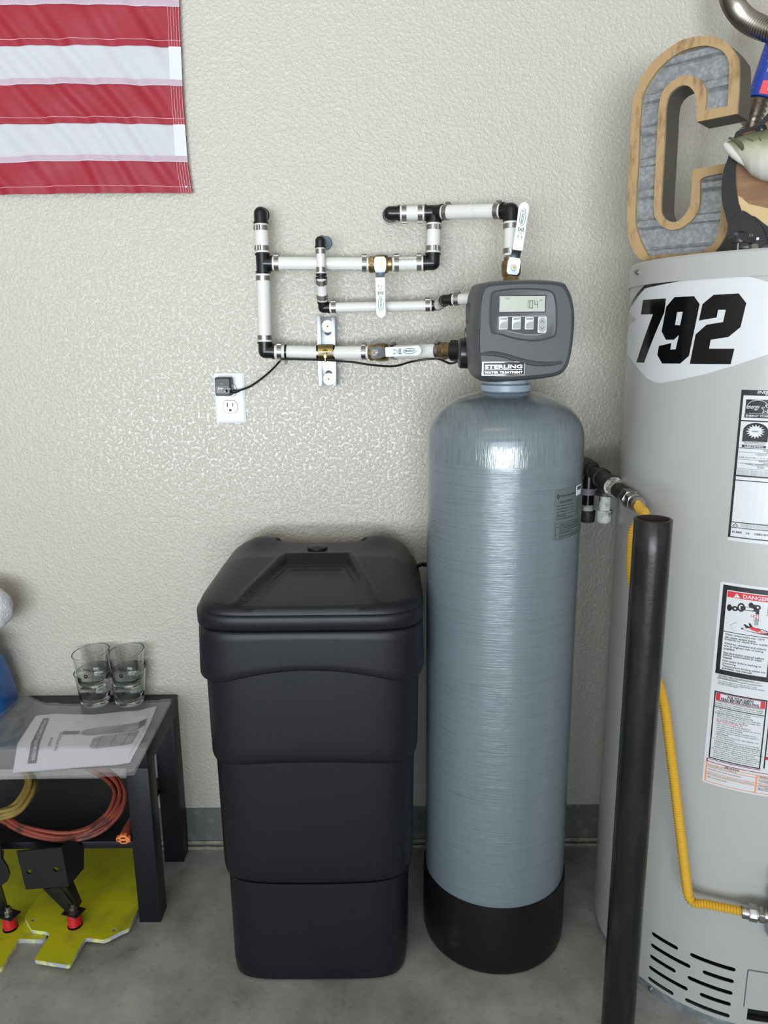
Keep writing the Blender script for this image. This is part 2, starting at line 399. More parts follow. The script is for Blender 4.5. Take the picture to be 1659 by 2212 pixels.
# ================================================================== THE SETTING
XL, XR, YF, ZC = -3.6, 2.3, -6.1, 3.05
g = G().box((XL, -.0, .124), (XR, .12, ZC)); struct(g.build('wall_back', 'wall', flat=True))
g = G().box((XL, .004, -.05), (XR, .12, .124)); struct(g.build('baseboard_back', 'stem', flat=True))
g = G().box((XL, YF-.6, -.1), (XR, .12, 0)); struct(g.build('floor', 'floor', flat=True))
g = G().box((XL, YF, ZC), (XR, .12, ZC+.1)); struct(g.build('ceiling', 'plain', flat=True))
g = G().box((XL-.12, YF, 0), (XL, .12, ZC)); struct(g.build('wall_left', 'plain', flat=True))
g = G().box((XR, YF, 0), (XR+.12, .12, ZC)); struct(g.build('wall_right', 'plain', flat=True))
g = G().box((XL, YF-.12, 2.15), (XR, YF, ZC)); g.box((1.15, YF-.12, 0), (XR, YF, 2.15)); g.box((XL, YF-.12, 0), (-3.2, YF, 2.15))
struct(g.build('wall_front', 'plain', flat=True))
# the ragged caulk beads where the slab meets the stem wall
for k, (zc, rr) in enumerate(((.019, .0045), (.0035, .0045))):
    pts = [V((x/100, .004-.002*k-.003+.0012*noise.noise(V((x*.3, k*9, 0))), zc+.0011*noise.noise(V((x*.45, 5+k*7, 1))))) for x in range(-160, 130, 1)]
    struct(G().tube(pts, rr, 6).build('trim_%d' % (k+1), 'bead'))
# ================================================================== FLAG
def build_flag():
    zb = P(300, 417, -.012).z; pitch = .0752; W0 = -.414
    root = thing('flag', 'striped cloth flag hung flat on the wall, red and white stripes with sewn hems', 'flag', (W0, -.008, zb))
    def bx(z): # the right edge leans outward towards the bottom
        h = z-zb
        return W0 - .004*min(1, h/.06) - .003*sin(h*9)
    def surf(off):
        def fn(u, v, d=0):      # u = x (m, negative to the left of the edge), v = z above bottom
            h = v
            x = bx(zb+h)+u
            fade = min(1, -u/.05) if u < 0 else 0
            ph = (u*1.0+h*.75)*62+2.6*noise.noise(V((u*4, h*5, 1)))
            y = -.012 - .0042*fade*sin(ph)*(.45+.9*abs(noise.noise(V((u*6, h*3, 7))))) - .0018*fade*sin(ph*2.1+1) - .0045*noise.noise(V((u*11, h*13, 4)))*fade
            z = zb+h-.004*sin(u*7)*(1 if h > .01 else .3)+.03*u*min(1, h/.25)*-1*.35
            return (x, y-off-d, z)
        return fn
    f0 = surf(0); seam = surf(.0016)
    Wd = 1.83
    for k in range(13):
        z0 = k*pitch-(.0135 if k else 0); z1 = (k+1)*pitch-.0125; red = k % 2 == 0
        xe = Wd if k < 6 else Wd-.74
        g = G(); nx = int(xe/.006) if k < 6 else 60
        rows = 14 if k < 6 else 4
        g.grid(lambda a, b: f0(-xe*(1-a), z0+(z1-z0)*b, 0), nx, rows)
        st = g.build('stripe', 'red' if red else 'cloth', root, angle=180)
        if k < 7:
            hm = G()
            hm.grid(lambda a, b: seam(-xe*(1-a), z0-.001+.0125*b if red else z0+.001+.011*b, .0002), nx, 2)
            hm.build('seam', 'red' if red else 'pinkhem', st, angle=180)
            if red:
                th = G().tube([seam(-1.0+1.0*i/160, z0+.0115, .0008) for i in range(161)], .0005, 4)
            else:
                hw = G().grid(lambda a, b: seam(-.026*(1-a), z0+.012+(pitch-.012)*b, .0006), 4, 10); hw.build('hem', 'hem', st, angle=180)
                th = G().tube([seam(-1.0+1.0*i/160, z0+.0005, .0008) for i in range(161)], .0006, 4)
            if red:
                for q in range(5):
                    th.tube([seam(-.024+.0055*q, z0+(pitch-.0)*i/8, .0008) for i in range(9)], .0004, 4)
            th.build('stitching', 'thread' if red else 'hem', st)
    cx0 = -Wd; 
    gg = G().grid(lambda a, b: f0(cx0+.74*a, 6*pitch-.016+7*pitch*b, -.0002), 40, 30); cn = gg.build('canton', 'blue', root, angle=180)
    for r in range(9):
        for c in range(6 if r % 2 == 0 else 5):
            ux = cx0+.06+c*.124+(0 if r % 2 == 0 else .062); uz = 6*pitch+.036+r*.053
            pp = [(ux+(.020 if i % 2 == 0 else .008)*sin(i*pi/5), uz+(.020 if i % 2 == 0 else .008)*cos(i*pi/5)) for i in range(10)]
            G().prism(pp, [], lambda u, v, d: f0(u, v, d+.0008), 0, .0004).build('star', 'cloth', cn, flat=True)
    pp = P(403, 404, -.014); pin = G().cyl(pp+V((0, .012, 0)), pp+V((0, -.001, 0)), .002, n=10).cyl(pp+V((0, -.001, 0)), pp+V((0, -.0035, 0)), .0035, .002, n=12)
    pin.build('pin', 'zinc', root)
build_flag()
# ================================================================== OUTLET + ADAPTER
def build_outlet():
    a = P(468, 807, -.004); b = P(530, 914, -.004); cx, cz = -.3565, 1.197; w, h = .0705, .116
    root = thing('wall_outlet', 'white duplex electrical outlet plate on the textured wall below the pipes', 'outlet', (cx, 0, cz-h/2))
    def fr(u, v, d): return (cx+u, -d, cz+v)
    g = G(); rings = []
    for (s, d) in ((0, 0), (0, .0015), (.004, .0052), (.006, .006)):
        rings.append([V(fr(p[0], p[1], d)) for p in rrect(0, 0, w-2*s, h-2*s, .003, 3)])
    g.ringloft(rings, True, True); g.build('cover_plate', 'white', root, angle=25)
    for s in (1, -1):
        oz = s*.0195; pts = []
        for i in range(28):
            t = 2*pi*i/28; pts.append((.0172*cos(t), max(-.0142, min(.0142, .0172*sin(t)))+oz))
        ri = G().prism([(p[0]*1.05, (p[1]-oz)*1.05+oz) for p in pts], [], fr, .0055, .0062, 0); ri.build('receptacle_gap', 'slot', root, flat=True)
        r = G().prism(pts, [], fr, .006, .0078); rc = r.build('receptacle', 'keyw' if 0 else 'white', root, bevel=.0005)
        k = G(); k.prism([(-.0075, oz), (-.0052, oz), (-.0052, oz+.0095), (-.0075, oz+.0095)], [], fr, .0078, .0081)
        k.prism([(.0052, oz+.001), (.0073, oz+.001), (.0073, oz+.009), (.0052, oz+.009)], [], fr, .0078, .0081)
        k.prism([(.0028*cos(pi*i/8), oz-.0075+.0028*sin(pi*i/8)) for i in range(9)]+[(-.0028, oz-.0098), (.0028, oz-.0098)], [], fr, .0078, .0081)
        k.build('slots', 'slot', rc, flat=True)
    s_ = G().cyl(fr(0, 0, .006), fr(0, 0, .0072), .0034, .003, n=18); so = s_.build('screw', 'steel', root)
    sl = G().box((cx-.003, -.0076, cz-.0004), (cx+.003, -.0071, cz+.0004), mtx=Matrix.Translation((cx, 0, cz)) @ Matrix.Rotation(radians(40), 4, 'Y') @ Matrix.Translation((-cx, 0, -cz)))
    sl.build('screw_slot', 'slot', so)
    # adapter
    ax, az = cx-.0095, cz+.0285; aw, ah, ad = .038, .042, .029
    ro = thing('power_adapter', 'black plug-in power adapter in the upper socket with a thin black cord', 'adapter', (ax, -.0085, az-ah/2))
    g = G(); rings = []
    for (s, d) in ((0, .0082), (0, .027), (.002, .033), (.0032, .036)):
        rings.append([V((ax+p[0], -d, az+p[1])) for p in rrect(0, 0, aw-2*s, ah-2*s, .004, 4)])
    g.ringloft(rings, True, True); g.build('adapter_body', 'headdark', ro, angle=30)
    def fa(u, v, d): return (ax+u, -.036-d, az+v)
    lb = G(); rect(lb, fa, -.0135, -.0145, .0125, .001); lab = lb.build('rating_label', 'ink', ro, flat=True)
    t = G(); text(t, 'SOM', fa, -.011, -.0065, .0048, bold=.03); text(t, 'c UL us', fa, .003, -.0058, .0035); text(t, 'INPUT 120V 60Hz', fa, -.012, -.009, .0015); text(t, 'OUTPUT 24V 500mA', fa, -.012, -.0115, .0015)
    rect(t, fa, .008, -.0125, .0115, -.001); frame_rect(t, fa, -.013, -.014, .0122, .0005, .0005); t.build('print', 'white', lab, flat=True)
    t = G(); text(t, '~>', fa, -.006, .005, .004, bold=.02); t.build('arrow_mark', 'midgrey_ink', ro, flat=True)
    sb = G().box((ax+aw/2, -.026, az-.012), (ax+aw/2+.0006, -.014, az+.005)); sb.build('side_sticker', 'midgrey_ink', ro)
    p0 = V((ax+aw/2-.004, -.022, az-.012)); 
    px = [(530, 839, -.022), (545, 832, -.028), (570, 814, -.036), (590, 796, -.042), (606, 779, -.05), (612, 776, -.083)]
    px += [(640, 776, -.083), (700, 778, -.088), (760, 782, -.095), (800, 788, -.10), (850, 791, -.12), (890, 781, -.145), (930, 775, -.155), (950, 776, -.165), (972, 785, -.18), (987, 781, -.20), (1000, 774, -.22)]
    path = [p0, p0+V((.012, 0, .0005))]+[P(*q) for q in px]
    cord = smooth(path, 6, False)
    G().tube(cord, .0024, 8).build('cord', 'blackp', ro)
    G().tube([p0, p0+V((.011, 0, .0003)), p0+V((.02, -.002, .002))], lambda i: (.005, .0045, .003)[i], 10).build('strain_relief', 'blackp', ro)
build_outlet()
# ================================================================== PIPING
def clamp_mesh(r):
    g = G(); g.lathe([(r+.0002, -.0048), (r+.0016, -.0048), (r+.0016, .0048), (r+.0002, .0048), (r+.0002, -.0048)], 28)
    # ear with rounded screw pocket and rivets
    g.box((-.005, -r-.0052, -.0042), (.005, -r-.0008, .0042)); g.cyl((-.0035, -r-.0035, -.0049), (-.0035, -r-.0035, .0049), .0028, n=10); g.cyl((.0035, -r-.0035, -.0049), (.0035, -r-.0035, .0049), .0028, n=10)
    for a in (40, 75, -60):
        q = Matrix.Rotation(radians(a), 3, 'Z'); g.cyl(q @ V((0, -r-.001, 0)), q @ V((0, -r-.0026, 0)), .0018, n=8)
    return g.mesh('clamp', 'steel', angle=40)
CL = {}
def clamp(parent, at, d, r, roll):
    if r not in CL: CL[r] = clamp_mesh(r)
    place(CL[r], 'clamp', parent, at, frame(d) @ Matrix.Rotation(radians(roll), 3, 'Z'))
def seg(parent, a, b, r, rolls=(0, 0), inset=(.009, .009), name='pipe', clamps=(1, 1)):
    """white pipe between a and b with a steel clamp near each end"""
    a = V(a); b = V(b); d = (b-a).normalized()
    g = G(); q = frame(d); L_ = (b-a).length; n = 24
    prof = [(r-.003, 0), (r, 0), (r, L_), (r-.003, L_), (r-.003, 0)]
    mt = q.to_4x4(); mt.translation = a
    g.lathe(prof, n, mt); g.build(name, 'pex', parent)
    if clamps[0]: clamp(parent, a+d*inset[0], d, r, rolls[0])
    if clamps[1]: clamp(parent, b-d*inset[1], d, r, rolls[1])
def arm(g, c, d, L_, r):
    d = V(d).normalized()
    g.cyl(c, c+d*(L_-.0001), r, n=20); g.cyl(c+d*(L_-.0025), c+d*(L_+.0015), r*1.13, n=20)
    g.cyl(c+d*L_, c+d*(L_+.012), r*.7, n=14)
def fitting(name, parent, c, dirs, L_, r):
    g = G(); c = V(c); mt = Matrix.Translation(c)
    g.lathe([(r*sin(pi*i/12)+1e-5, -r*cos(pi*i/12)) for i in range(13)], 20, mt)
    for d in dirs: arm(g, c, d, L_, r)
    return g.build(name, 'blackp', parent, recalc=False)
def valve(parent, c, axis, hdir, r, hl=.105, hbend=.012):
    """brass ball valve: body along axis, stem towards -y, white lever along hdir"""
    c = V(c); ax = V(axis).normalized(); hd = V(hdir).normalized(); out = V((0, -1, 0)); out = (out-ax*out.dot(ax)).normalized()
    g = G(); q = frame(ax); mt = q.to_4x4(); mt.translation = c
    g.lathe([(r*.9, -.026), (r*1.02, -.026), (r*1.08, -.022), (r*1.08, -.014), (r*1.2, -.013), (r*1.36, -.006), (r*1.36, .009), (r*1.25, .016), (r*1.0, .0165), (r*1.0, .024), (r*.9, .024)], 28, mt, True, True)
    for k in range(6):
        pass
    g.cyl(c-ax*.024, c-ax*.015, r*1.22, n=6, off=.3)
    g.cyl(c+out*r*.9, c+out*(r*1.36+.006), .0075, n=14)
    v = g.build('ball_valve', 'brass', parent, angle=30)
    top = c+out*(r*1.36+.006)
    sd = hd.cross(out).normalized()
    def L(u, t, d): return top + hd*u + sd*t + out*d
    # steel bracket of the lever
    g = G(); rings = []
    for (u, wd, d) in ((-.013, .009, .0), (-.008, .0125, .0), (.012, .0125, 0), (.019, .0095, .001), (.028, .009, hbend*.5), (.036, .0088, hbend)):
        rings.append([L(u, -wd, d), L(u, wd, d), L(u, wd, d+.0022), L(u, -wd, d+.0022)])
    g.ringloft(rings); g.build('lever_bracket', 'zinc', v)
    g = G().cyl(L(0, 0, .002), L(0, 0, .0075), .0078, n=6); g.cyl(L(0, 0, .0075), L(0, 0, .009), .0062, .0056, n=16); nt = g.build('nut', 'zinc', v)
    g = G().cyl(L(0, 0, .009), L(0, 0, .0115), .0036, n=14); g.build('stem', 'gold', v)
    # white dipped sleeve
    g = G(); rings = []; U = [.031, .033, .06, .09, hl-.012, hl-.005, hl-.001, hl+.001]; WW = [.0092, .0104, .0102, .0098, .0106, .0095, .006, .002]
    for u, wd in zip(U, WW):
        dd = hbend-.0012; t = .0050
        rings.append([L(u, -wd, dd+.001), L(u, -wd+.0012, dd), L(u, wd-.0012, dd), L(u, wd, dd+.001), L(u, wd, dd+t-.001), L(u, wd-.0012, dd+t), L(u, -wd+.0012, dd+t), L(u, -wd, dd+t-.001)])
    g.ringloft(rings); hn = g.build('lever', 'white', v)
    g = G()
    fl = 1
    def T(u, t, d): return L(u, fl*-t, hbend+.0040+d)
    text(g, 'PROFLO', T, hl-.040, -.0022, .0046, .025, bold=.02, shear=.3, mi=0)
    for s in range(26):
        a0 = 2*pi*s/28+.5; a1 = 2*pi*(s+1)/28+.5
        pts = [(hl-.027+.0165*cos(a), .0060*sin(a)) for a in (a0, a1)]+[(hl-.027+.0157*cos(a), .0050*sin(a)) for a in (a1, a0)]
        g.add([T(p[0], p[1], .0003) for p in pts], [(0, 1, 2, 3)], 0)
    rect(g, T, hl-.054, -.0055, hl-.046, -.004, 0, .0003); rect(g, T, hl-.054, .004, hl-.046, .0055, 0, .0003)
    for s in (-1, 1):
        g.add([T(hl-.053, s*.003, .0003), T(hl-.0515, s*.003, .0003), T(hl-.047, -s*.003, .0003), T(hl-.0485, -s*.003, .0003)], [(0, 1, 2, 3)], 0)
    g.add([T(hl-.0535, -.003, .0003), T(hl-.0528, -.003, .0003), T(hl-.0528, .003, .0003), T(hl-.0535, .003, .0003)], [(0, 1, 2, 3)], 0)
    text(g, 'ON', T, hl-.0665, .0022, .0026, mi=1, bold=.02); text(g, 'OFF', T, hl-.0675, -.0052, .0026, mi=1, bold=.02)
    for s in range(8):
        a0 = -1+2*s/8; a1 = -1+2*(s+1)/8
        g.add([T(hl-.0605+.0035*cos(a0), .0045*sin(a0), .0003), T(hl-.0605+.0035*cos(a1), .0045*sin(a1), .0003), T(hl-.0612+.0035*cos(a1), .0045*sin(a1), .0003), T(hl-.0612+.0035*cos(a0), .0045*sin(a0), .0003)], [(0, 1, 2, 3)], 1)
    g.build('print', ['green_ink', 'ink'], v, flat=True, recalc=False)
    return v
def build_pipes():
    r = .0147; fr_ = .0152; S = -.062
    A = P(563, 462, S); T1 = P(568, 569, S); E1 = P(573, 759, S)
    E2 = P(935, 568, -.068); T2 = P(938, 459, -.068); E3 = P(843, 461, S)
    E4 = P(1104, 455, -.165); V1 = P(822, 571, -.064); V3 = P(1104, 582, -.168)
    V2 = P(822, 761, -.088); ST = P(703, 762, -.0635)
    root = thing('water_piping', 'white plastic water pipe loop with black elbows, steel clamps and brass valves on the wall', 'piping', (T1.x, 0, T1.z))
    X = V((1, 0, 0)); Z = V((0, 0, 1)); Y = V((0, 1, 0)); L_ = .019
    fitting('elbow', root, A, [Y, -Z], L_, fr_*.97); seg(root, A+Y*.021, V((A.x, .01, A.z)), r, (20, 0), clamps=(0, 0))
    seg(root, A-Z*.020, T1+Z*.022, r, (200, 200))
    d1 = (V1-T1).normalized(); fitting('tee', root, T1, [Z, -Z, d1], L_, fr_*.98)
    dv = (E1-T1).normalized(); seg(root, T1+dv*.022, E1-dv*.021, r, (-15, -15))
    d2 = (ST-E1).normalized(); fitting('elbow', root, E1, [-dv, d2], L_, fr_)
    seg(root, T1+d1*.021, V1-d1*.026, r, (200, 200))
    d3 = (E2-V1).normalized(); vv = valve(root, V1, d3, V((.02, 0, -1)), r, .113, .020)
    seg(root, V1+d3*.026, E2-d3*.021, r, (200, 200))
    du = (T2-E2).normalized(); fitting('elbow', root, E2, [-d3, du], L_, fr_)
    seg(root, E2+du*.021, T2-du*.021, r, (15, 15))
    d4 = (E3-T2).normalized(); d5 = (E4-T2).normalized(); fitting('tee', root, T2, [-du, d4, d5], L_, fr_)
    seg(root, T2+d4*.021, E3-d4*.021, r, (-20, -20)); fitting('elbow', root, E3, [-d4, Y], L_, fr_*.97)
    seg(root, E3+Y*.021, V((E3.x, .01, E3.z)), r, (200, 0), inset=(.016, .009), clamps=(1, 0))
    seg(root, T2+d5*.021, E4-d5*.021, r, (160, 160)); dz = (V3-E4).normalized(); fitting('elbow', root, E4, [-d5, dz], L_, fr_)
    seg(root, E4+dz*.021, V3-dz*.027, r, (20, 20))
    valve(root, V3, -dz, V((.13, 0, 1)), r, .120, .02)
    G().cyl(V3+dz*.02, V3+dz*.06, r*.95, n=20).build('nipple', 'brass', root)
    # bottom run through the strut clamp
    V2a = V2; dd = (V2a-ST).normalized()
    pts = smooth([E1+d2*.021, ST, V2a-dd*.026], 6, False)
    G().tube(pts, r, 24).build('pipe', 'pex', root); clamp(root, E1+d2*.032, d2, r, 200); clamp(root, V2a-dd*.036, dd, r, 200)
    EN = P(945, 758, -.165); de = (EN-V2a).normalized(); ax = (dd+de).normalized()
    valve(root, V2a, ax, de+V((0, 0, .02)), r, .118)
    seg(root, V2a+ax*.025, EN+de*.012, r, (200, 200))
    CN = P(975, 757, -.19); dc = (P(1010, 757, -.21)-EN).normalized()
    g = G(); g.cyl(EN+dc*.010, EN+dc*.022, .018, n=8); g.cyl(EN+dc*.022, EN+dc*.045, .0165, n=24); g.build('union', 'brass', root)
    # printing on pipe
    t = G()
    def on(p, d, rr, ang):
        p = V(p); d = V(d).normalized(); q = V((0, -1, 0)); q = (q-d*q.dot(d)).normalized(); up = q.cross(d)*-1
        up = d.cross(q)
        if up.z < 0: up = -up
        def fn(u, v, dd_):
            a = ang+v/rr; return p+d*u+(q*cos(a)+up*sin(a))*(rr+dd_)
        return fn
    fn = on(V1+d3*.036, d3, r, radians(25)); text(t, 'de-PEX5306-RLTB F/EX', fn, .004, -.001, .0045, .05, bold=.01)
    fn = on(T1+d1*.03, d1, r, radians(-62)); text(t, '5:54  PRESTO PEX TUBING  100 PSI 180F  ASTM F876/F877  PM-C(301 RT)', fn, .01, -.0015, .0035, .20, bold=.01)
    t.build('pipe_print', 'grey_ink', root, flat=True, recalc=False)
    # ---- drain line
    r2 = .0108; f2 = .0108
    W = P(692, 521, -.088); C1 = P(694, 595, -.088); D1 = P(698, 665, -.066); D2 = P(945, 660, -.085)
    ro = thing('drain_line', 'thin white drain pipe crossing the thicker pipes and ending behind the grey head', 'piping', (W.x, 0, W.z))
    fitting('elbow', ro, W, [Y, -Z], .012, f2); 
    seg(ro, W+Y*.013, V((W.x, .008, W.z)), .007, clamps=(0, 0))
    d = (C1-W).normalized(); seg(ro, W+d*.013, C1-d*.004, .0092, (0, 0), inset=(.008, .008))
    G().cyl(C1-d*.0035, C1+d*.0015, .0118, n=20).cyl(C1+d*.003, C1+d*.0075, .0125, n=20).build('coupling', 'blackp', ro)
    d = (D1-C1).normalized(); seg(ro, C1+d*.005, D1-d*.015, r2, (0, 0))
    dh = (D2-D1).normalized(); fitting('elbow', ro, D1, [-d, dh], .0135, f2)
    seg(ro, D1+dh*.015, D2-dh*.012, r2, (200, 200))
    D3 = P(962, 648, -.165); fitting('elbow', ro, D2, [-dh, (D3-D2)], .011, f2)
    D4 = P(1025, 645, -.19); dq = (D4-D3).normalized(); dp = (D3-D2).normalized()
    seg(ro, D2+dp*.012, D3-dp*.012, r2, (90, 90), inset=(.006, .006)); fitting('elbow', ro, D3, [-dp, dq], .0135, f2)
    seg(ro, D3+dq*.016, D4+dq*.03, r2, (160, 160), clamps=(1, 0))
    e = P(707, 525, 0); g = G().cyl((e.x-.004, -.0005, e.z), (e.x-.004, -.004, e.z), .0155, .014, n=24)
    solo(g, 'pipe_escutcheon', 'escut', 'small blue-grey round cover disc behind the thin drain elbow', 'cover plate', (e.x-.004, 0, e.z))
    s = P(695, 512, -.003); solo(G().cyl((s.x, 0, s.z), (s.x, -.006, s.z), .0016, n=8).cyl((s.x, -.006, s.z), (s.x, -.008, s.z), .004, .002, n=12), 'wall_screw', 'zinc', 'small pan-head screw in the wall above the thin drain elbow', 'screw', (s.x, 0, s.z))
    # ---- strut
    a = P(706, 683, -.041); b = P(708, 834, -.041); cx = (a.x+b.x)/2-.0015
    z1, z0 = a.z, b.z; sw = .0205; dp_ = .041
    st = thing('strut_channel', 'short vertical galvanised strut channel screwed to the wall with a brass pipe clamp', 'bracket', (cx, 0, z0))
    prof = [(-sw, 0), (-sw, dp_), (-sw+.009, dp_), (-sw+.009, dp_-.007), (-sw+.0075, dp_-.007), (-sw+.0075, dp_-.0018), (-sw+.002, dp_-.0018), (-sw+.002, .002)]
    prof = prof+[(-x, y) for x, y in prof[::-1]]
    G().prism(prof, [], lambda u, v, d: (cx+u, -v-.0003, d), z0, z1).build('channel', 'zinc', st, bevel=.0005)
    for (px_, py_, sgn) in ((704, 705, -1), (706, 819, 1)):
        c = P(px_, py_, -.004); zc = c.z; xc = cx+.001
        G().cyl((xc, -.0024, zc), (xc, -.0042, zc), .0136, n=28).build('washer', 'zinc', st)
        G().cyl((xc, -.0042, zc), (xc, -.0065, zc), .0045, .004, n=14).build('screw', 'gold', st)
        g = G().cyl((xc, -.0067, zc), (xc, -.0062, zc), .002, n=8); g.build('screw_socket', 'slot', st)
        g = G(); oz = zc+sgn*.0125
        g.prism([(.0078*cos(2*pi*i/16), .0078*sin(2*pi*i/16)) for i in range(16)], [], lambda u, v, d: (xc+u, -.0024-d, oz+v), 0, .0003); g.build('slot_hole', 'headdark', st, flat=True)
    # clamp halves around the pipe (axis ~ x)
    def band(a0, a1, x0, x1, r0, r1, n=14):
        g = G(); rings = []
        for i in range(n+1):
            a = radians(a0+(a1-a0)*i/n); c_, s_ = cos(a), sin(a)
            rings.append([(x, ST.y-rr*c_, ST.z+rr*s_) for x, rr in ((x0, r0), (x1, r0), (x1, r1), (x0, r1))])
        return g.ringloft(rings)
    band(6, 150, cx-.0165, cx+.0165, r+.0015, r+.004).build('clamp_half', 'gold', st)
    band(-150, -14, cx-.0165, cx+.0165, r+.0015, r+.004).build('clamp_half', 'gold', st)
    band(14, 160, cx-.0205, cx+.0205, r+.0001, r+.0025).build('cushion', 'blackp', st)
    band(-160, -20, cx-.0205, cx+.0205, r+.0001, r+.0025).build('cushion', 'blackp', st)
    g = G(); yb = ST.y-r-.0105
    g.box((cx-.0165, yb-.004, ST.z+.0015), (cx+.0165, ST.y-r-.001, ST.z+.004)); g.box((cx-.0165, yb-.003, ST.z-.005), (cx+.0165, ST.y-r-.001, ST.z-.003))
    g.build('clamp_ear', 'gold', st, bevel=.0006)
    G().cyl((cx, yb, ST.z-.020), (cx, yb, ST.z+.006), .0026, n=12).cyl((cx, yb, ST.z+.004), (cx, yb, ST.z+.008), .006, .0035, n=16).cyl((cx, yb, ST.z-.010), (cx, yb, ST.z-.005), .0048, n=6).build('bolt', 'gold', st)
    # ---- cable ties
    for (p_, d_, lb) in ((E1+d2*.046, d2, 'black cable tie round the bottom white pipe beside its left elbow'), (V2a+ax*.12*0+EN-de*.004, de, 'black cable tie round the bottom white pipe beside the brass union')):
        g = G(); q = frame(d_); mt = q.to_4x4(); mt.translation = p_
        g.lathe([(r+.0001, -.0022), (r+.0018, -.0022), (r+.0018, .0022), (r+.0001, .0022), (r+.0001, -.0022)], 24, mt)
        if 'left' in lb: g.box((p_.x-.003, p_.y-.013, p_.z-r-.0085), (p_.x+.004, p_.y-.003, p_.z-r+.001)); g.box((p_.x-.0025, p_.y-.011, p_.z-r-.013), (p_.x+.0025, p_.y-.0085, p_.z-r-.008))
        else: g.box((p_.x-.003, p_.y-.010, p_.z+r-.001), (p_.x+.003, p_.y+.001, p_.z+r+.007)); g.cyl((p_.x, p_.y-.008, p_.z-r-.006), (p_.x, p_.y-.004, p_.z-r), .002, n=8)
        solo(g, 'cable_tie', 'blackp', lb, 'cable tie', tuple(p_))
M['escut'] = mat('blue_grey_disc', (.12, .17, .21), .45)
build_pipes()
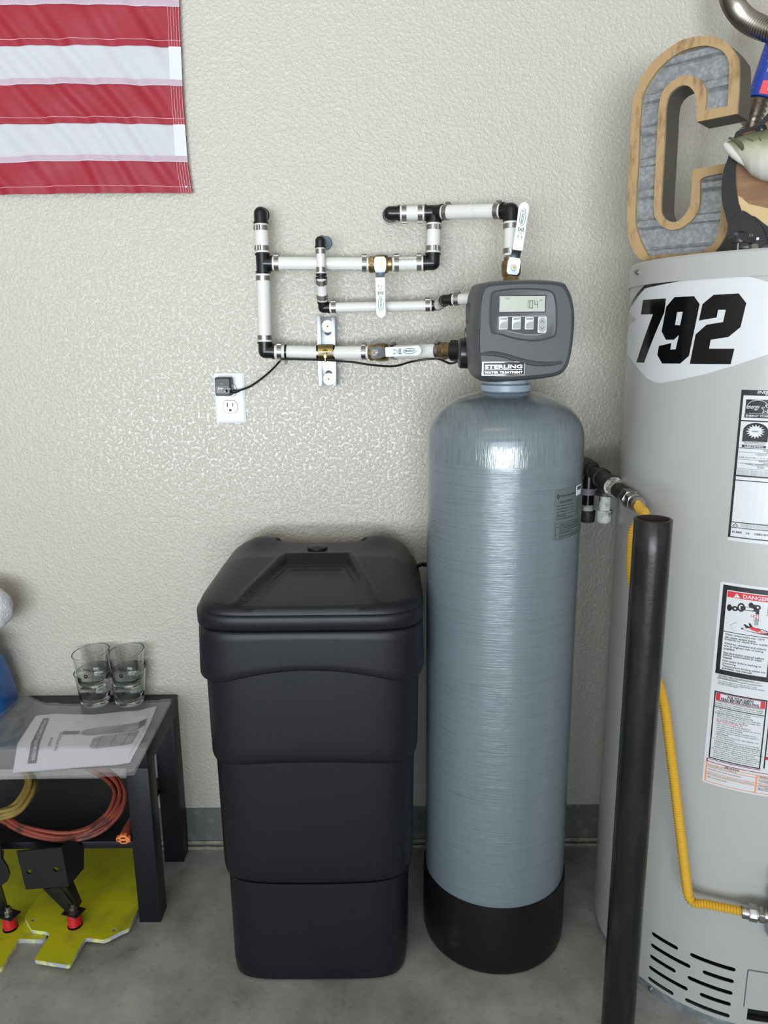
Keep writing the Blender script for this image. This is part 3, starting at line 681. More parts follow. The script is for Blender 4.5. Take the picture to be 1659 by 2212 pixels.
# ================================================================== WATER SOFTENER
TX, TY = .2435, -.272
def build_softener():
    root = thing('water_softener', 'tall grey fiberglass softener tank with black foot and grey digital control head', 'water softener', (TX, TY, 0))
    R = .1555
    zt = 1.232; zs = 1.135          # neck height, shoulder height
    zs = P(925, 945, TY).z
    ztop = P(1090, 845, TY-.045).z
    mt = Matrix.Translation((TX, TY, 0))
    prof = [(.03, .03), (R*.8, .06), (R, .12)]
    n = 40
    for i in range(1, n): prof.append((R, .12+(zs-.12)*i/n))
    hd = ztop-zs
    for i in range(0, 19):
        a = pi/2*i/18*.94; rr = R*cos(a)**.86; 
        if rr > .046: prof.append((rr, zs+hd*sin(a)))
    prof.append((.046, ztop+.001))
    g = G().lathe(prof, 96, mt, True, True); body = g.build('tank', 'tank', root, angle=60)
    body_z = ztop
    # black boot, rim slightly tilted in
    zb = .168
    g = G().lathe([(.02, 0), (.150, 0), (.1555, .004), (.1585, .014), (.160, .05), (.1595, zb-.012), (.1585, zb), (.1563, zb), (.1563, zb-.03)], 80, mt, True, False); g.build('base_boot', 'boot', root, angle=50)
    g = G().lathe([(.046, ztop-.004), (.05, ztop-.001), (.05, ztop+.010), (.047, ztop+.012), (.043, ztop+.013), (.043, ztop+.04)], 40, mt, True, True); g.build('neck_collar', 'collar', root, angle=40)
    # spec label wrapped on the tank
    def tk(u, v, d): # u metres of arc from azimuth facing -y, v = z
        a = -pi/2+u/R; return (TX+(R+.0006+d)*cos(a), TY+(R+.0006+d)*sin(a), v)
    def tk_uv(px, py):
        o = CP; dd = ray(px, py); ox, oy = o.x-TX, o.y-TY; A = dd.x**2+dd.y**2; B = 2*(ox*dd.x+oy*dd.y); C_ = ox*ox+oy*oy-R*R
        t = (-B-sqrt(max(0, B*B-4*A*C_)))/(2*A); p = o+dd*t
        return (atan2(p.y-TY, p.x-TX)+pi/2)*R, p.z
    u0, z1 = tk_uv(1199, 1058); _, z0 = tk_uv(1197, 1168)
    u1 = u0+.118
    g = G(); rect(g, tk, u0, z0, u1, z1, -.0003, .0002, 0, .006); lab = g.build('spec_label', 'speclab', root, flat=True)
    t = G(); H_ = z1-z0; zf_ = lambda k_: z1-k_*H_
    dz = zf_(.145)
    t.prism([(u0+.004, dz), (u0+.008, dz+.0048), (u0+.012, dz), (u0+.008, dz-.0048)], [[(u0+.006, dz), (u0+.008, dz+.0024), (u0+.010, dz), (u0+.008, dz-.0024)]], tk, .0003, .0005)
    text(t, 'Precision Water Treatment', tk, u0+.0135, zf_(.155), .0034, .054, d=.0005, shear=.2, bold=.015)
    text(t, 'OPERATING SPECIFICATIONS', tk, u0+.012, zf_(.265), .0026, .042, d=.0005); rect(t, tk, u0+.012, zf_(.275), u0+.054, zf_(.271), .0003, .0005, 0, .006)
    for i, s_ in enumerate(['MAX PRESSURE:  10.3 bar (150 psi)', 'MAX TEMPERATURE:  49 C (120 F)', 'MIN TEMPERATURE:  1.1 C (34 F)', 'MAX VACUUM:  127 mm  (5" Hg)', 'OVER PRESSURE', 'DO NOT EXCEED SPECIFICATIONS']):
        text(t, s_, tk, u0+.006, zf_((.345, .405, .46, .515, .548, .60)[i]), .0026, .052*(.45 if i == 4 else 1), d=.0005, bold=.01)
    frame_rect(t, tk, u0+.004, zf_(.985), u1-.004, zf_(.665), .0005, 0, .006, .0005)
    for hh in (.745, .895): rect(t, tk, u0+.004, zf_(hh), u1-.004, zf_(hh)+.0005, .0003, .0005, 0, .006)
    for i, s_ in enumerate([('COMPLIES WITH NSF/ANSI 44 REQUIREMENTS', .725), ('THIS WATER SOFTENER MEETS ASME SECTION X', .79), ('THE NSF/ANSI STANDARD 44 FOR MATERIAL AND', .835), ('INTEGRITY REQUIREMENTS ONLY', .88), ('PRESSURE VESSEL WITH DELIVERED INTERNALS', .955)]):
        text(t, s_[0], tk, u0+.014, zf_(s_[1]), .0026, .072*(.6 if i == 3 else 1), d=.0005, bold=.01)
    for i in range(8): text(t, ['NOTICE', 'INSTALL PER LOCAL CODE', 'PROTECT FROM FREEZING', 'DO NOT DROP OR PUNCTURE', 'KEEP UPRIGHT IN USE', 'DO NOT OVER TIGHTEN', 'CHECK FOR LEAKS OFTEN', 'SUPPORT ALL PIPING'][i], tk, u0+.068, zf_(.30+.042*i), .0022, .04, d=.0005)
    t.build('print', 'ink', lab, flat=True, recalc=False)
    g = G(); rect(g, tk, u0+.066, z1-.020, u0+.092, z1-.001, .0003, .0008, 0, .005); g.build('barcode_sticker', 'white', lab, flat=True); t = G()
    for i in range(14): rect(t, tk, u0+.069+.0015*i, z1-.010, u0+.069+.0015*i+(.0009 if i % 3 else .0005), z1-.003, .0008, .0010, 0)
    t.build('barcode', 'ink', lab, flat=True)
    # ---------------- control head
    YB, YM, YFc = -.315, -.405, -.425
    def px_poly(pts, y): return [(P(a, b, y).x, P(a, b, y).z) for a, b in pts]
    back = px_poly([(1035, 612), (1120, 606), (1195, 610), (1214, 625), (1226, 660), (1228, 705), (1222, 760), (1212, 795), (1190, 814), (1130, 822), (1060, 826), (1030, 818), (1015, 800), (1010, 760), (1010, 700), (1013, 650), (1018, 628)], -.36)
    back = [(p.x, p.y) for p in smooth([V((a, b)) for a, b in back], 5)]
    cx = sum(p[0] for p in back)/len(back); cz = sum(p[1] for p in back)/len(back)
    def ring(sx, sz, y, ox=0., oz=0.): return [V((cx+ox+(a-cx)*sx, y, cz+oz+(b-cz)*sz)) for a, b in back]
    g = G().ringloft([ring(.97, .97, YB), ring(.985, .985, YB-.003), ring(.985, .985, -.345)]); g.build('head_base', 'headdark', root, angle=30)
    g = G().ringloft([ring(.985, .985, -.335), ring(1., 1., -.338), ring(1., 1., -.352), ring(.985, .985, -.372, .001), ring(.965, .97, -.400, .002, .001), ring(.945, .955, -.412, .003, .001), ring(.915, .925, -.421, .003, .001), ring(.86, .87, -.4255, .003, .001)], True, True)
    head = g.build('head_cover', 'head', root, angle=28)
    YF_ = -.4262
    def fp(a, b, y=YF_): q = P(a, b, y); return (q.x, q.z)
    def ff(u, v, d): return (u, YF_-d, v)
    sm = lambda pts, n=4: [(p.x, p.y) for p in smooth([V(fp(a, b)) for a, b in pts], n)]
    def Z3(a, b): return (970+a/5.53, 580+b/5.53)
    # display panel: raised lip with a recessed field
    panel = [Z3(*p) for p in [(500, 300), (560, 262), (800, 232), (1100, 240), (1240, 275), (1285, 400), (1295, 600), (1283, 780), (1230, 830), (1100, 865), (950, 868), (750, 835), (600, 790), (520, 780), (485, 720), (478, 560), (485, 400)]]
    pin = [(a+(1130-a)*.05, b+(690-b)*.05) for a, b in panel]
    po = sm(panel); pi_ = sm(pin)
    g = G(); 
    rr0 = [V(ff(a, b, -.001)) for a, b in po]; rr1 = [V(ff(a, b, .0012)) for a, b in po]
    c0 = (sum(p[0] for p in po)/len(po), sum(p[1] for p in po)/len(po))
    sc_ = lambda k, d: [V(ff(c0[0]+(a-c0[0])*k, c0[1]+(b-c0[1])*k, d)) for a, b in po]
    g.ringloft([sc_(1.0, -.001), sc_(.995, .0012), sc_(.97, .0018), sc_(.95, .0006), sc_(.93, .0002)], True, True)
    pn = g.build('display_panel', 'head', root, angle=25)
    # LCD
    q = [fp(*Z3(*p)) for p in [(600, 330), (1145, 328), (1147, 515), (603, 517)]]
    lx0 = (q[0][0]+q[3][0])/2; lx1 = (q[1][0]+q[2][0])/2; lz1 = (q[0][1]+q[1][1])/2; lz0 = (q[2][1]+q[3][1])/2
    g = G(); t_ = .0016; g.prism([(lx0-t_, lz0-t_), (lx1+t_, lz0-t_), (lx1+t_, lz1+t_), (lx0-t_, lz1+t_)], [], ff, 0, .0006); g.build('screen_bezel', 'blackp', head)
    g = G(); g.prism([(lx0, lz0), (lx1, lz0), (lx1, lz1), (lx0, lz1)], [], ff, .0003, .0010); g.build('display_screen', 'lcd', head, flat=True)
    t = G(); W_ = lx1-lx0; H_ = lz1-lz0
    def seg7(x, z, h, on):
        w_ = h*.48; s = h*.09
        def bar(x0, z0, x1, z1): t.add([ff(x0, z0, .0013), ff(x1, z0, .0013), ff(x1, z1, .0013), ff(x0, z1, .0013)], [(0, 1, 2, 3)])
        k = {'a': (x, z+h-s, x+w_, z+h), 'd': (x, z, x+w_, z+s), 'g': (x, z+h/2-s/2, x+w_, z+h/2+s/2), 'f': (x, z+h/2, x+s, z+h), 'e': (x, z, x+s, z+h/2), 'b': (x+w_-s, z+h/2, x+w_, z+h), 'c': (x+w_-s, z, x+w_, z+h/2)}
        for c in on: bar(*k[c])
    h_ = H_*.5; zz = lz0+H_*.21
    seg7(lx0+W_*.555, zz, h_, 'bc'); seg7(lx0+W_*.655, zz, h_, 'abcdef'); seg7(lx0+W_*.765, zz, h_, 'fgbc')
    text(t, 'PM', ff, lx0+W_*.88, lz0+H_*.66, H_*.11, d=.0013); text(t, 'TIME', ff, lx0+W_*.12, lz0+H_*.80, H_*.1, d=.0013)
    t.build('digits', 'grey_ink', head, flat=True, recalc=False)
    # button strip outline + buttons
    strip = [Z3(*p) for p in [(585, 590), (600, 572), (1150, 566), (1168, 585), (1165, 745), (1150, 772), (1050, 795), (930, 795), (780, 765), (680, 740), (600, 735), (582, 715)]]
    so = [fp(*p) for p in strip]; k0 = (sum(p[0] for p in so)/len(so), sum(p[1] for p in so)/len(so))
    si = [(k0[0]+(a-k0[0])*.985, k0[1]+(b-k0[1])*.965) for a, b in so]
    G().prism(so, [si], ff, .0, .0007).build('button_outline', 'keyw', head, flat=True)
    G().prism(si, [], ff, .0, .0004).build('button_field', 'headdark', head, flat=True)
    for (a, tx) in (((598, 580, 698, 728), 'CLOCK'), ((752, 580, 853, 728), 'NEXT'), ((906, 580, 1006, 728), 'REGEN')):
        x0, z1_ = fp(*Z3(a[0], a[1])); x1, z0_ = fp(*Z3(a[2], a[3]))
        g = G().prism(rrect((x0+x1)/2, (z0_+z1_)/2, x1-x0, z1_-z0_, .0016, 3), [], ff, .0004, .0022); g.build('button', 'keyw', head, bevel=.0003)
        g = G(); w_ = x1-x0; h_ = z1_-z0_
        pts = [(x0+w_*.1, z0_+h_*.06), (x1-w_*.06, z0_+h_*.06), (x1-w_*.06, z0_+h_*.62), (x0+w_*.55, z0_+h_*.62), (x0+w_*.22, z0_+h_*.52), (x0+w_*.1, z0_+h_*.3)]
        g.prism(pts, [], ff, .0022, .0026); c_ = ((x0+x1)/2, z0_+h_*.33)
        g.prism([(c_[0]+w_*.3*cos(2*pi*i/16), c_[1]+w_*.3*sin(2*pi*i/16)) for i in range(16)], [], ff, .0026, .0032)
        g.prism([(c_[0]+w_*.17*cos(2*pi*i/16), c_[1]+w_*.17*sin(2*pi*i/16)) for i in range(16)], [], ff, .0032, .0036)
        g.build('button_pad', 'key', head, bevel=0)
        t = G(); text(t, tx, ff, (x0+x1)/2, z1_-h_*.22, h_*.13, w_*.74, 'C', .03, .2, d=.0025); t.build('button_print', 'ink', head, flat=True, recalc=False)
    x0, z1_ = fp(*Z3(1062, 578)); x1, z0_ = fp(*Z3(1155, 768))
    G().prism(rrect((x0+x1)/2, (z0_+z1_)/2, x1-x0, z1_-z0_, .0016, 3), [], ff, .0004, .0022).build('button', 'keyw', head, bevel=.0003)
    G().prism(rrect((x0+x1)/2, (z0_+z1_)/2, (x1-x0)*.84, (z1_-z0_)*.9, (x1-x0)*.4, 6), [], ff, .0022, .003).build('button_pad', 'key', head)
    t = G(); cm = (x0+x1)/2
    for s, zc in ((1, z0_+(z1_-z0_)*.72), (-1, z0_+(z1_-z0_)*.28)):
        for k in (-1, 1):
            t.add([ff(cm, zc+s*.0022, .0032), ff(cm, zc+s*.0010, .0032), ff(cm+k*.0034, zc-s*.0030, .0032), ff(cm+k*.0034, zc-s*.0018, .0032)], [(0, 1, 2, 3)])
    t.build('button_print', 'ink', head, flat=True, recalc=False)
    # wavy ridge + left fold line
    ridge = [Z3(*p) for p in [(385, 290), (375, 500), (362, 700), (348, 900), (345, 980), (370, 1020), (430, 1018), (530, 1018), (640, 1035), (760, 1070), (880, 1105), (1000, 1130), (1120, 1140), (1250, 1135), (1350, 1118)]]
    pts = smooth([V(ff(*fp(*p), -.0005)) for p in ridge], 5, False)
    n_ = len(pts)
    G().tube(pts, lambda i: .0010+.0032*max(0, min(1, (i-22)/12))*max(.3, min(1, (n_+8-i)/20)), 8).build('front_ridge', 'head', head)
    # nameplate
    q = [fp(*Z3(*p)) for p in [(395, 1108), (912, 1110), (900, 1282), (388, 1280)]]
    nx0 = (q[0][0]+q[3][0])/2; nx1 = (q[1][0]+q[2][0])/2; nz1 = (q[0][1]+q[1][1])/2; nz0 = (q[2][1]+q[3][1])/2
    npz = G().prism(rrect((nx0+nx1)/2, (nz0+nz1)/2, nx1-nx0, nz1-nz0, .0012, 3), [], ff, .0, .0022).build('nameplate', 'silver', head, bevel=.0004)
    G().prism(rrect((nx0+nx1)/2, (nz0+nz1)/2, (nx1-nx0)*.94, (nz1-nz0)*.84, .0008, 2), [], ff, .0022, .0024).build('nameplate_field', 'inkgloss', head, flat=True)
    t = G(); W_ = nx1-nx0; H_ = nz1-nz0; cm = (nx0+nx1)/2
    text(t, 'STERLING', ff, cm, nz0+H_*.50, H_*.27, W_*.87, 'C', .025, d=.0027); text(t, 'WATER TREATMENT', ff, cm, nz0+H_*.16, H_*.16, W_*.88, 'C', .035, spacing=1.2, d=.0027)
    rect(t, ff, nx0+W_*.07, nz0+H_*.42, nx1-W_*.07, nz0+H_*.445, .0024, .0027); t.build('nameplate_lettering', 'silverink', head, flat=True, recalc=False)
    # side nut and tab
    c = P(1003, 763, -.30); g = G(); mt = frame(V((1, 0, 0))).to_4x4(); mt.translation = c
    rings = []
    for (x, rr) in ((-.0115, .010), (-.0115, .024), (-.009, .0275), (.009, .0285), (.02, .029), (.03, .029)):
        rings.append([c+V((x, (rr+(.0008 if j % 2 else 0))*cos(2*pi*j/48), (rr+(.0008 if j % 2 else 0))*sin(2*pi*j/48))) for j in range(48)])
    c2 = P(1010, 757, -.235)
    g.ringloft(rings); g.build('side_nut', 'blackp', root, angle=40)
    g = G().cyl(c2+V((-.03, .015, 0)), c2+V((.02, -.01, 0)), .021, n=28); g.build('inlet_coupling', 'blackp', root)
    G().box((P(1003, 735, -.32).x, -.33, P(1003, 732, -.32).z), (P(1003, 735, -.32).x+.010, -.32, P(1003, 708, -.32).z)).build('latch_tab', 'blackp', root, bevel=.001)
    a = P(1009, 700, -.34); b = P(1014, 655, -.34)
    G().box((a.x-.002, -.36, a.z), (a.x+.006, -.33, b.z)).build('side_lug', 'headdark', root, bevel=.002)
    g = G().box((TX-.05, -.32, 1.262), (TX+.06, -.17, 1.40)); g.build('valve_body', 'blackp', root, bevel=.008)
M['collar'] = mat('pale_collar', (.30, .36, .42), .35)
M['speclab'] = mat('spec_label_vinyl', (.13, .155, .15), .35)
build_softener()
# ================================================================== BRINE TANK
def build_brine():
    cx, cyb = -.1465, -.234
    Yf = -.445
    root = thing('brine_tank', 'black plastic brine tank with stepped tapering sides and a domed lid', 'tank', (cx, cyb, 0))
    def zf(px, py, y=Yf): return P(px, py, y).z
    # heights from the front face
    ZL1 = zf(680, 1331); ZL0 = zf(680, 1366); S1 = zf(680, 1455, -.44); S2 = zf(680, 1650, -.435); S3 = zf(680, 1910, -.432)
    HW = [ .2, .19, .18, .17]
    def hw_at(pxl, py, y): return -(P(pxl, py, y).x-cx)
    # tiers: (half width, half depth) at top and bottom
    # NB the front faces step back with each tier
    tiers = [((.2235, .2085), (.2265, .210), ZL0, S1, .026, .030), ((.2150, .2015), (.2130, .2035), S1, S2, .007, .006), ((.2060, .1975), (.2025, .200), S2, S3, -.005, .004), ((.1940, .1975), (.1910, .2065), S3, 0., 0, 0)]
    N_ = 160; rad = .055
    def outline(hw, hd, r=rad):
        pts = []
        for j in range(N_):
            a = 2*pi*j/N_+1e-4
            # rounded rectangle by ray casting of a superellipse
            c_, s_ = cos(a), sin(a); n_ = 6.5
            k = (abs(c_/hw)**n_+abs(s_/hd)**n_)**(-1/n_)
            pts.append((k*c_, k*s_))
        return pts
    rings = []
    for ti, (tp, bt, zt, zb, arch, drop) in enumerate(tiers):
        ot = outline(*tp); ob = outline(*bt)
        parch = tiers[ti-1][4] if ti else 0
        def zst(j, o, base, ar):
            f_ = max(0, 1-(o[j][0]/.17)**2) if abs(o[j][1]) > .12 else 0
            return base+ar*f_-(ar*.80)
        ks = [0, .06, .2, .4, .6, .8, .93, .98, 1.] 
        for k in ks:
            row = []
            for j in range(N_):
                x = ot[j][0]+(ob[j][0]-ot[j][0])*k; y = ot[j][1]+(ob[j][1]-ot[j][1])*k
                za = zst(j, ot, zt, parch) if ti else zt; ze = zst(j, ob, zb, arch) if ti < 3 else 0
                z = za+(ze-za)*k
                sc_ = 1.
                if k == 0 and ti == 0: sc_ = .985
                if k == .93: sc_ = .999
                if k == .98: sc_ = .990
                if k == 1.: sc_ = .966
                if ti == 3 and k == .98: z = .008; sc_ = .99
                if ti == 3 and k == 1.: z = 0; sc_ = .955
                if ti == 3 and k == .93: z = .03; sc_ = 1
                row.append(V((cx+x*sc_, cyb+y*sc_, z)))
            rings.append(row)
    g = G().ringloft(rings, True, True); g.build('tank_body', 'poly', root, angle=65)
    # lid: rim band plus a sculpted top
    hw, hd = .2245, .2125; o1 = outline(hw, hd)
    zr0, zr1 = ZL0+.003, ZL1
    rings = [[V((cx+x*s, cyb+y*s, z)) for x, y in o1] for s, z in ((.985, zr0), (1, zr0+.004), (1.002, zr1-.004), (.992, zr1), (.980, zr1+.001), (.978, zr1+.006), (.965, zr1+.012))]
    base = zr1+.012
    def H(x, y):    # x,y relative, -hd is the front; returns height above base
        u = x/hw; v = (y+hd)/(2*hd)      # v 0 front .. 1 back
        ax = abs(u)
        side = 1-min(1, max(0, (ax-.62)/.36))**2.4
        h_front = min(1, v/.56)
        h = .036*(h_front**.75)*side
        back = max(0, (v-.86)/.14); h *= 1-.5*back*back
        # valley behind the centre, raised rear shoulders
        sh = math.exp(-((ax-.60)/.2)**2)*math.exp(-((v-.86)/.14)**2); h += .012*sh*side
        if ax < .45: h -= .012*max(0, (v-.80)/.2)
        # trapezoid recess with a rounded bead round its edge
        if v < .66:
            wv = .59+(.30-.59)*(v/.57)
            d = max((ax-wv)*.9, (v-.57)*.9)
            h += .0045*math.exp(-((d-.03)/.03)**2)*min(1, v/.06) - .016*(1/(1+math.exp(min(50, d/.011))))*min(1, v/.50+.06)
            h += .003*math.exp(-((d+.07)/.02)**2)*min(1, v/.2)
        return h
    K = 64
    for i in range(1, K+1):
        s = .965*(1-i/K)+.0005
        rings.append([V((cx+x*s, cyb+y*s, base+H(x*s, y*s)*min(1, (.965-s)/.045)**.7)) for x, y in o1])
    g = G().ringloft(rings, True, True); lid = g.build('lid', 'poly', root, angle=50)
    c = P(686, 1191, -.145); zc = base+H(c.x-cx, -.145-cyb)
    G().lathe([(.0005, .007), (.012, .0065), (.0215, .004), (.0225, 0), (.0225, -.006)], 28, Matrix.Translation((c.x, -.145, zc+.001)), False, True).build('lid_cap', 'poly', root)
    return ZL1
build_brine()
tp = [P(896, 1225, -.14), P(910, 1219, -.13), P(930, 1209, -.11), V((.16, -.075, .93)), V((.255, -.075, 1.12)), V((.275, -.16, 1.265))]
solo(G().tube(smooth(tp, 8, False), .005, 8), 'brine_tube', 'blackp', 'thin black tube leaving the brine tank side and passing behind the grey tank', 'tube', tuple(tp[0]))
# ================================================================== WATER HEATER
HX, HY, HR = .767, -.300, .285
def hc(u, v, d):
    a = pi+u/HR; return (HX+(HR+d)*cos(a), HY+(HR+d)*sin(a), v)     # u = arc metres from the left (-x) side towards the front
def huv(px, py, R=HR):
    dd = ray(px, py); ox, oy = CP.x-HX, CP.y-HY; A = dd.x**2+dd.y**2; B = 2*(ox*dd.x+oy*dd.y); C_ = ox*ox+oy*oy-R*R
    t = (-B-sqrt(max(0, B*B-4*A*C_)))/(2*A); p = CP+dd*t
    a = atan2(p.y-HY, p.x-HX)
    if a > 0: a -= 2*pi
    return ((a+pi)*HR, p.z)
def cut_wrap(g, poly, holes, d0, d1, step=.012, mi=0):
    """polygon in (u,v), sliced every step along u and bent round the heater"""
    bm = bmesh.new()
    loops = [list(poly)]+[list(h) for h in holes]
    tri = tessellate_polygon([[V((p[0], p[1], 0)) for p in l] for l in loops]); flat = [p for l in loops for p in l]
    vs = [bm.verts.new((p[0], p[1], 0)) for p in flat]
    for t in tri:
        try: bm.faces.new([vs[i] for i in t])
        except ValueError: pass
    us = [p[0] for p in flat]; u = flr(min(us)/step)*step+step
    while u < max(us):
        bmesh.ops.bisect_plane(bm, geom=bm.verts[:]+bm.edges[:]+bm.faces[:], plane_co=(u, 0, 0), plane_no=(1, 0, 0)); u += step
    bmesh.ops.recalc_face_normals(bm, faces=bm.faces)
    r = bmesh.ops.extrude_face_region(bm, geom=bm.faces[:])
    for e in r['geom']:
        if isinstance(e, bmesh.types.BMVert): e.co.z = 1
    bm.verts.index_update()
    g.add([hc(v.co.x, v.co.y, d0 if v.co.z < .5 else d1) for v in bm.verts], [[v.index for v in f.verts] for f in bm.faces], mi)
    bm.free()
def build_heater():
    root = thing('water_heater', 'tall light grey water heater cylinder with large 792 decal and warning labels', 'water heater', (HX, HY, 0))
    ztop = huv(1480, 551)[1]; zcap = ztop-.040; zj = huv(1430, 2148)[1]
    zj = max(.02, zj)
    global HTOP; HTOP = ztop
    mt = Matrix.Translation((HX, HY, 0))
    # slots
    def Z7(a, b): return (1240+a/3.959, 1700+b/3.959)
    slots = []
    for a in [((680,1255),(870,1380)), ((672,1352),(975,1535)), ((665,1447),(850,1575)), ((655,1542),(952,1728)), ((648,1637),(832,1765)), ((1012,1438),(1360,1563)), ((1120,1583),(1345,1665)), ((990,1635),(1335,1762)), ((1095,1780),(1320,1855)), ((968,1825),(1310,1955))]:
        p0 = huv(*Z7(*a[0])); p1 = huv(*Z7(*a[1])); z = (p0[1]+p1[1])/2; h = .0045
        slots.append([(p1[0]+h*cos(t), z+h*sin(t)) for t in [radians(-90+30*i) for i in range(7)]]+[(p0[0]+h*cos(t), z+h*sin(t)) for t in [radians(90+30*i) for i in range(7)]])
    d0 = huv(*Z7(1487, 1885)); d1 = huv(*Z7(1483, 1992)); dt = huv(*Z7(1490, 1562))
    zo1 = d0[1]-.002; zo0 = max(zj+.012, d1[1]); uo = d0[0]
    opening = [(uo, zo0), (uo+.12, zo0), (uo+.12, zo1), (uo, zo1)]
    us = [p[0] for s in slots for p in s]; zs = [p[1] for s in slots for p in s]
    uA, uB = min(us)-.03, max(uo+.12, max(us))+.04; zP = max(zs)+.06
    g = G(); cut_wrap(g, [(uA, zj), (uB, zj), (uB, zP), (uA, zP)], slots+[opening], -.0015, 0., .008)
    # rest of the jacket
    per = 2*pi*HR; n = 90
    def strip(u0, u1, z0, z1, n):
        rings = [[hc(u0+(u1-u0)*i/n, z, 0) for i in range(n+1)] for z in (z0, z1)]
        g.ringloft(rings, False, False, False)
    strip(uB, uA+per, zj, zP, 70); strip(0, per, zP, zcap, 120)
    jk = g.build('jacket', 'heater', root, angle=40)
    G().lathe([(HR-.02, .03), (HR-.02, .35)], 48, mt, True, True).build('inner_tank', 'slot', root)
    g = G().lathe([(HR+.0005, zcap-.002), (HR+.003, zcap-.002), (HR+.003, ztop-.004), (HR, ztop), (.02, ztop+.001), (.001, ztop+.001)], 120, mt, False, False); top = g.build('top_cap', 'heater', root, angle=30)
    G().lathe([(HR-.012, 0), (HR-.003, 0), (HR-.003, zj+.006), (HR-.012, zj+.006), (HR-.012, 0)], 96, mt).build('base_ring', 'galv', root, angle=40)
    G().lathe([(HR+.0002, zj), (HR+.0012, zj), (HR+.0012, zj+.003), (HR+.0002, zj+.003), (HR+.0002, zj)], 96, mt).build('bottom_hem', 'galv', root)
    for (a, b) in ((1381, 588), (1403, 2137)):
        u, z = huv(a, b); z = max(z, .008); q = V(hc(u, z, .003 if b < 900 else -.004)); nrm = V((q.x-HX, q.y-HY, 0)).normalized()
        G().cyl(q, q+nrm*.002, .0055, n=16).cyl(q+nrm*.002, q+nrm*.006, .0038, n=6).build('screw', 'steel', root)
    # vertical seam and access door outline
    ua, za = huv(*Z7(600, 1165)); ub, zb = huv(*Z7(560, 1610))
    us_ = (ua+ub)/2; g = G(); cut_wrap(g, [(us_-.0012, zj+.003), (us_+.0012, zj+.003), (us_+.0012, za), (us_-.0012, za)], [], .0002, .0012); g.build('seam', 'heater', root)
    g = G(); cut_wrap(g, rrect(dt[0]+.06, (dt[1]+zo1)/2+.001, .12, dt[1]-zo1-.002, .003, 3), [], .0006, .0026); g.build('access_door', 'heater', root, angle=30)
    g = G(); e = .0014; cut_wrap(g, rrect(dt[0]+.06, (dt[1]+zo1)/2+.001, .12+2*e, dt[1]-zo1-.002+2*e, .004, 3), [], .0001, .0007); g.build('door_gap', 'grey_ink', root, flat=True)
    # ---- number plate decal
    Z5 = lambda a, b: huv(1330+a/3.353, 560+b/3.353)
    white = [(215,192),(420,150),(620,115),(800,120),(970,125),(1103,165),(1300,250),(1360,380),(1330,560),(1103,690),(860,770),(640,835),(480,870),(330,898),(285,890),(225,860),(150,770),(90,680),(82,590),(95,490),(152,437),(100,375),(118,330),(160,262)]
    g = G(); cut_wrap(g, [Z5(*p) for p in white], [], .0002, .0008); dc = g.build('number_decal', 'vinyl', root, flat=False, angle=30)
    bk = [(95,378),(108,330),(150,262),(215,186),(420,143),(620,107),(800,114),(965,125),(800,128),(620,132),(420,168),(215,212),(160,275),(122,335)]
    g = G(); cut_wrap(g, [Z5(*p) for p in bk], [], .0006, .0012); g.build('decal_edge', 'inkgloss', dc, flat=False, angle=30)
    digs = [([(202,296),(367,284),(355,385),(208,750),(155,746),(275,398),(187,400)], []),
            ([(430,275),(570,268),(610,325),(533,700),(470,755),(340,755),(306,692),(318,628),(405,608),(398,655),(438,653),(462,548),(425,582),(368,583),(337,522),(370,345)], [[(447,383),(490,380),(470,478),(432,477)]]),
            ([(712,258),(893,248),(947,318),(905,492),(818,563),(690,583),(678,648),(861,648),(834,760),(540,757),(582,545),(660,475),(780,455),(800,366),(743,366),(733,422),(606,444),(632,325)], [])]
    for ol, hl in digs:
        g = G(); cut_wrap(g, [Z5(*p) for p in ol], [[Z5(*p) for p in h] for h in hl], .0006, .0013); g.build('numeral', 'inkgloss', dc, angle=30)
    # ---- energy label
    A = huv(1606, 842); B = huv(1569, 1166); u0 = (A[0]+B[0])/2; z1 = A[1]; z0 = B[1]; Wd = .21
    E = lambda u, v, d: hc(u0+u, z1-v, d+.0010)
    g = G(); cut_wrap(g, [(u0, z0), (u0+Wd, z0), (u0+Wd, z1), (u0, z1)], [], .0001, .0006); lb = g.build('energy_label', 'vinyl', root, flat=True)
    k = G(); H_ = z1-z0; sc_ = H_/2.022    # label px (in zoom pixels /1000)
    # measured down the left edge: fractions of the height
    def R_(x0, y0, x1, y1, mi=0): rect(k, E, x0, y0*H_, x1, y1*H_, 0, .0004, mi, .012)
    R_(0, 0, Wd, .034); R_(0, 0, .0035, .975); R_(0, .193, Wd, .201); R_(0, .372, Wd, .375); R_(0, .553, Wd, .562); R_(0, .585, Wd, .590); R_(0, .868, Wd, .873); R_(0, .905, Wd, .909); R_(0, .97, Wd, .976)
    R_(.053, .034, .0545, .375)
    for yy in (.400, .447, .472, .508): R_(.004, yy, Wd, yy+.0012)
    E2 = lambda u, v, d: E(u, -v, d)      # v up
    x0 = .012
    def Bx(x0, y0, x1, y1, dd=.0006, mi=0): rect(k, E, x0, y0*H_, x1, y1*H_, 0, dd, mi, .012)
    Bx(.0085, .060, .0455, .147); Bx(.0080, .150, .0455, .176)
    arch = [(.0072+.0395*i/10, 0) for i in range(11)]
    top_ = [(.027+.019*cos(pi-pi*i/12), -(.300*H_)+ .0165+ .019*sin(pi*i/12)*1.25) for i in range(13)]
    top_ = [(.027+.019*cos(pi-pi*i/12), -.262*H_+.054*H_*sin(pi*i/12)) for i in range(13)]
    pg = top_+[(.046, -.328*H_), (.008, -.328*H_)]
    k.prism([(a, b) for a, b in pg], [], lambda u, v, d: E2(u, v, d), 0, .0005)
    Bx(.0085, .352, .0445, .367)
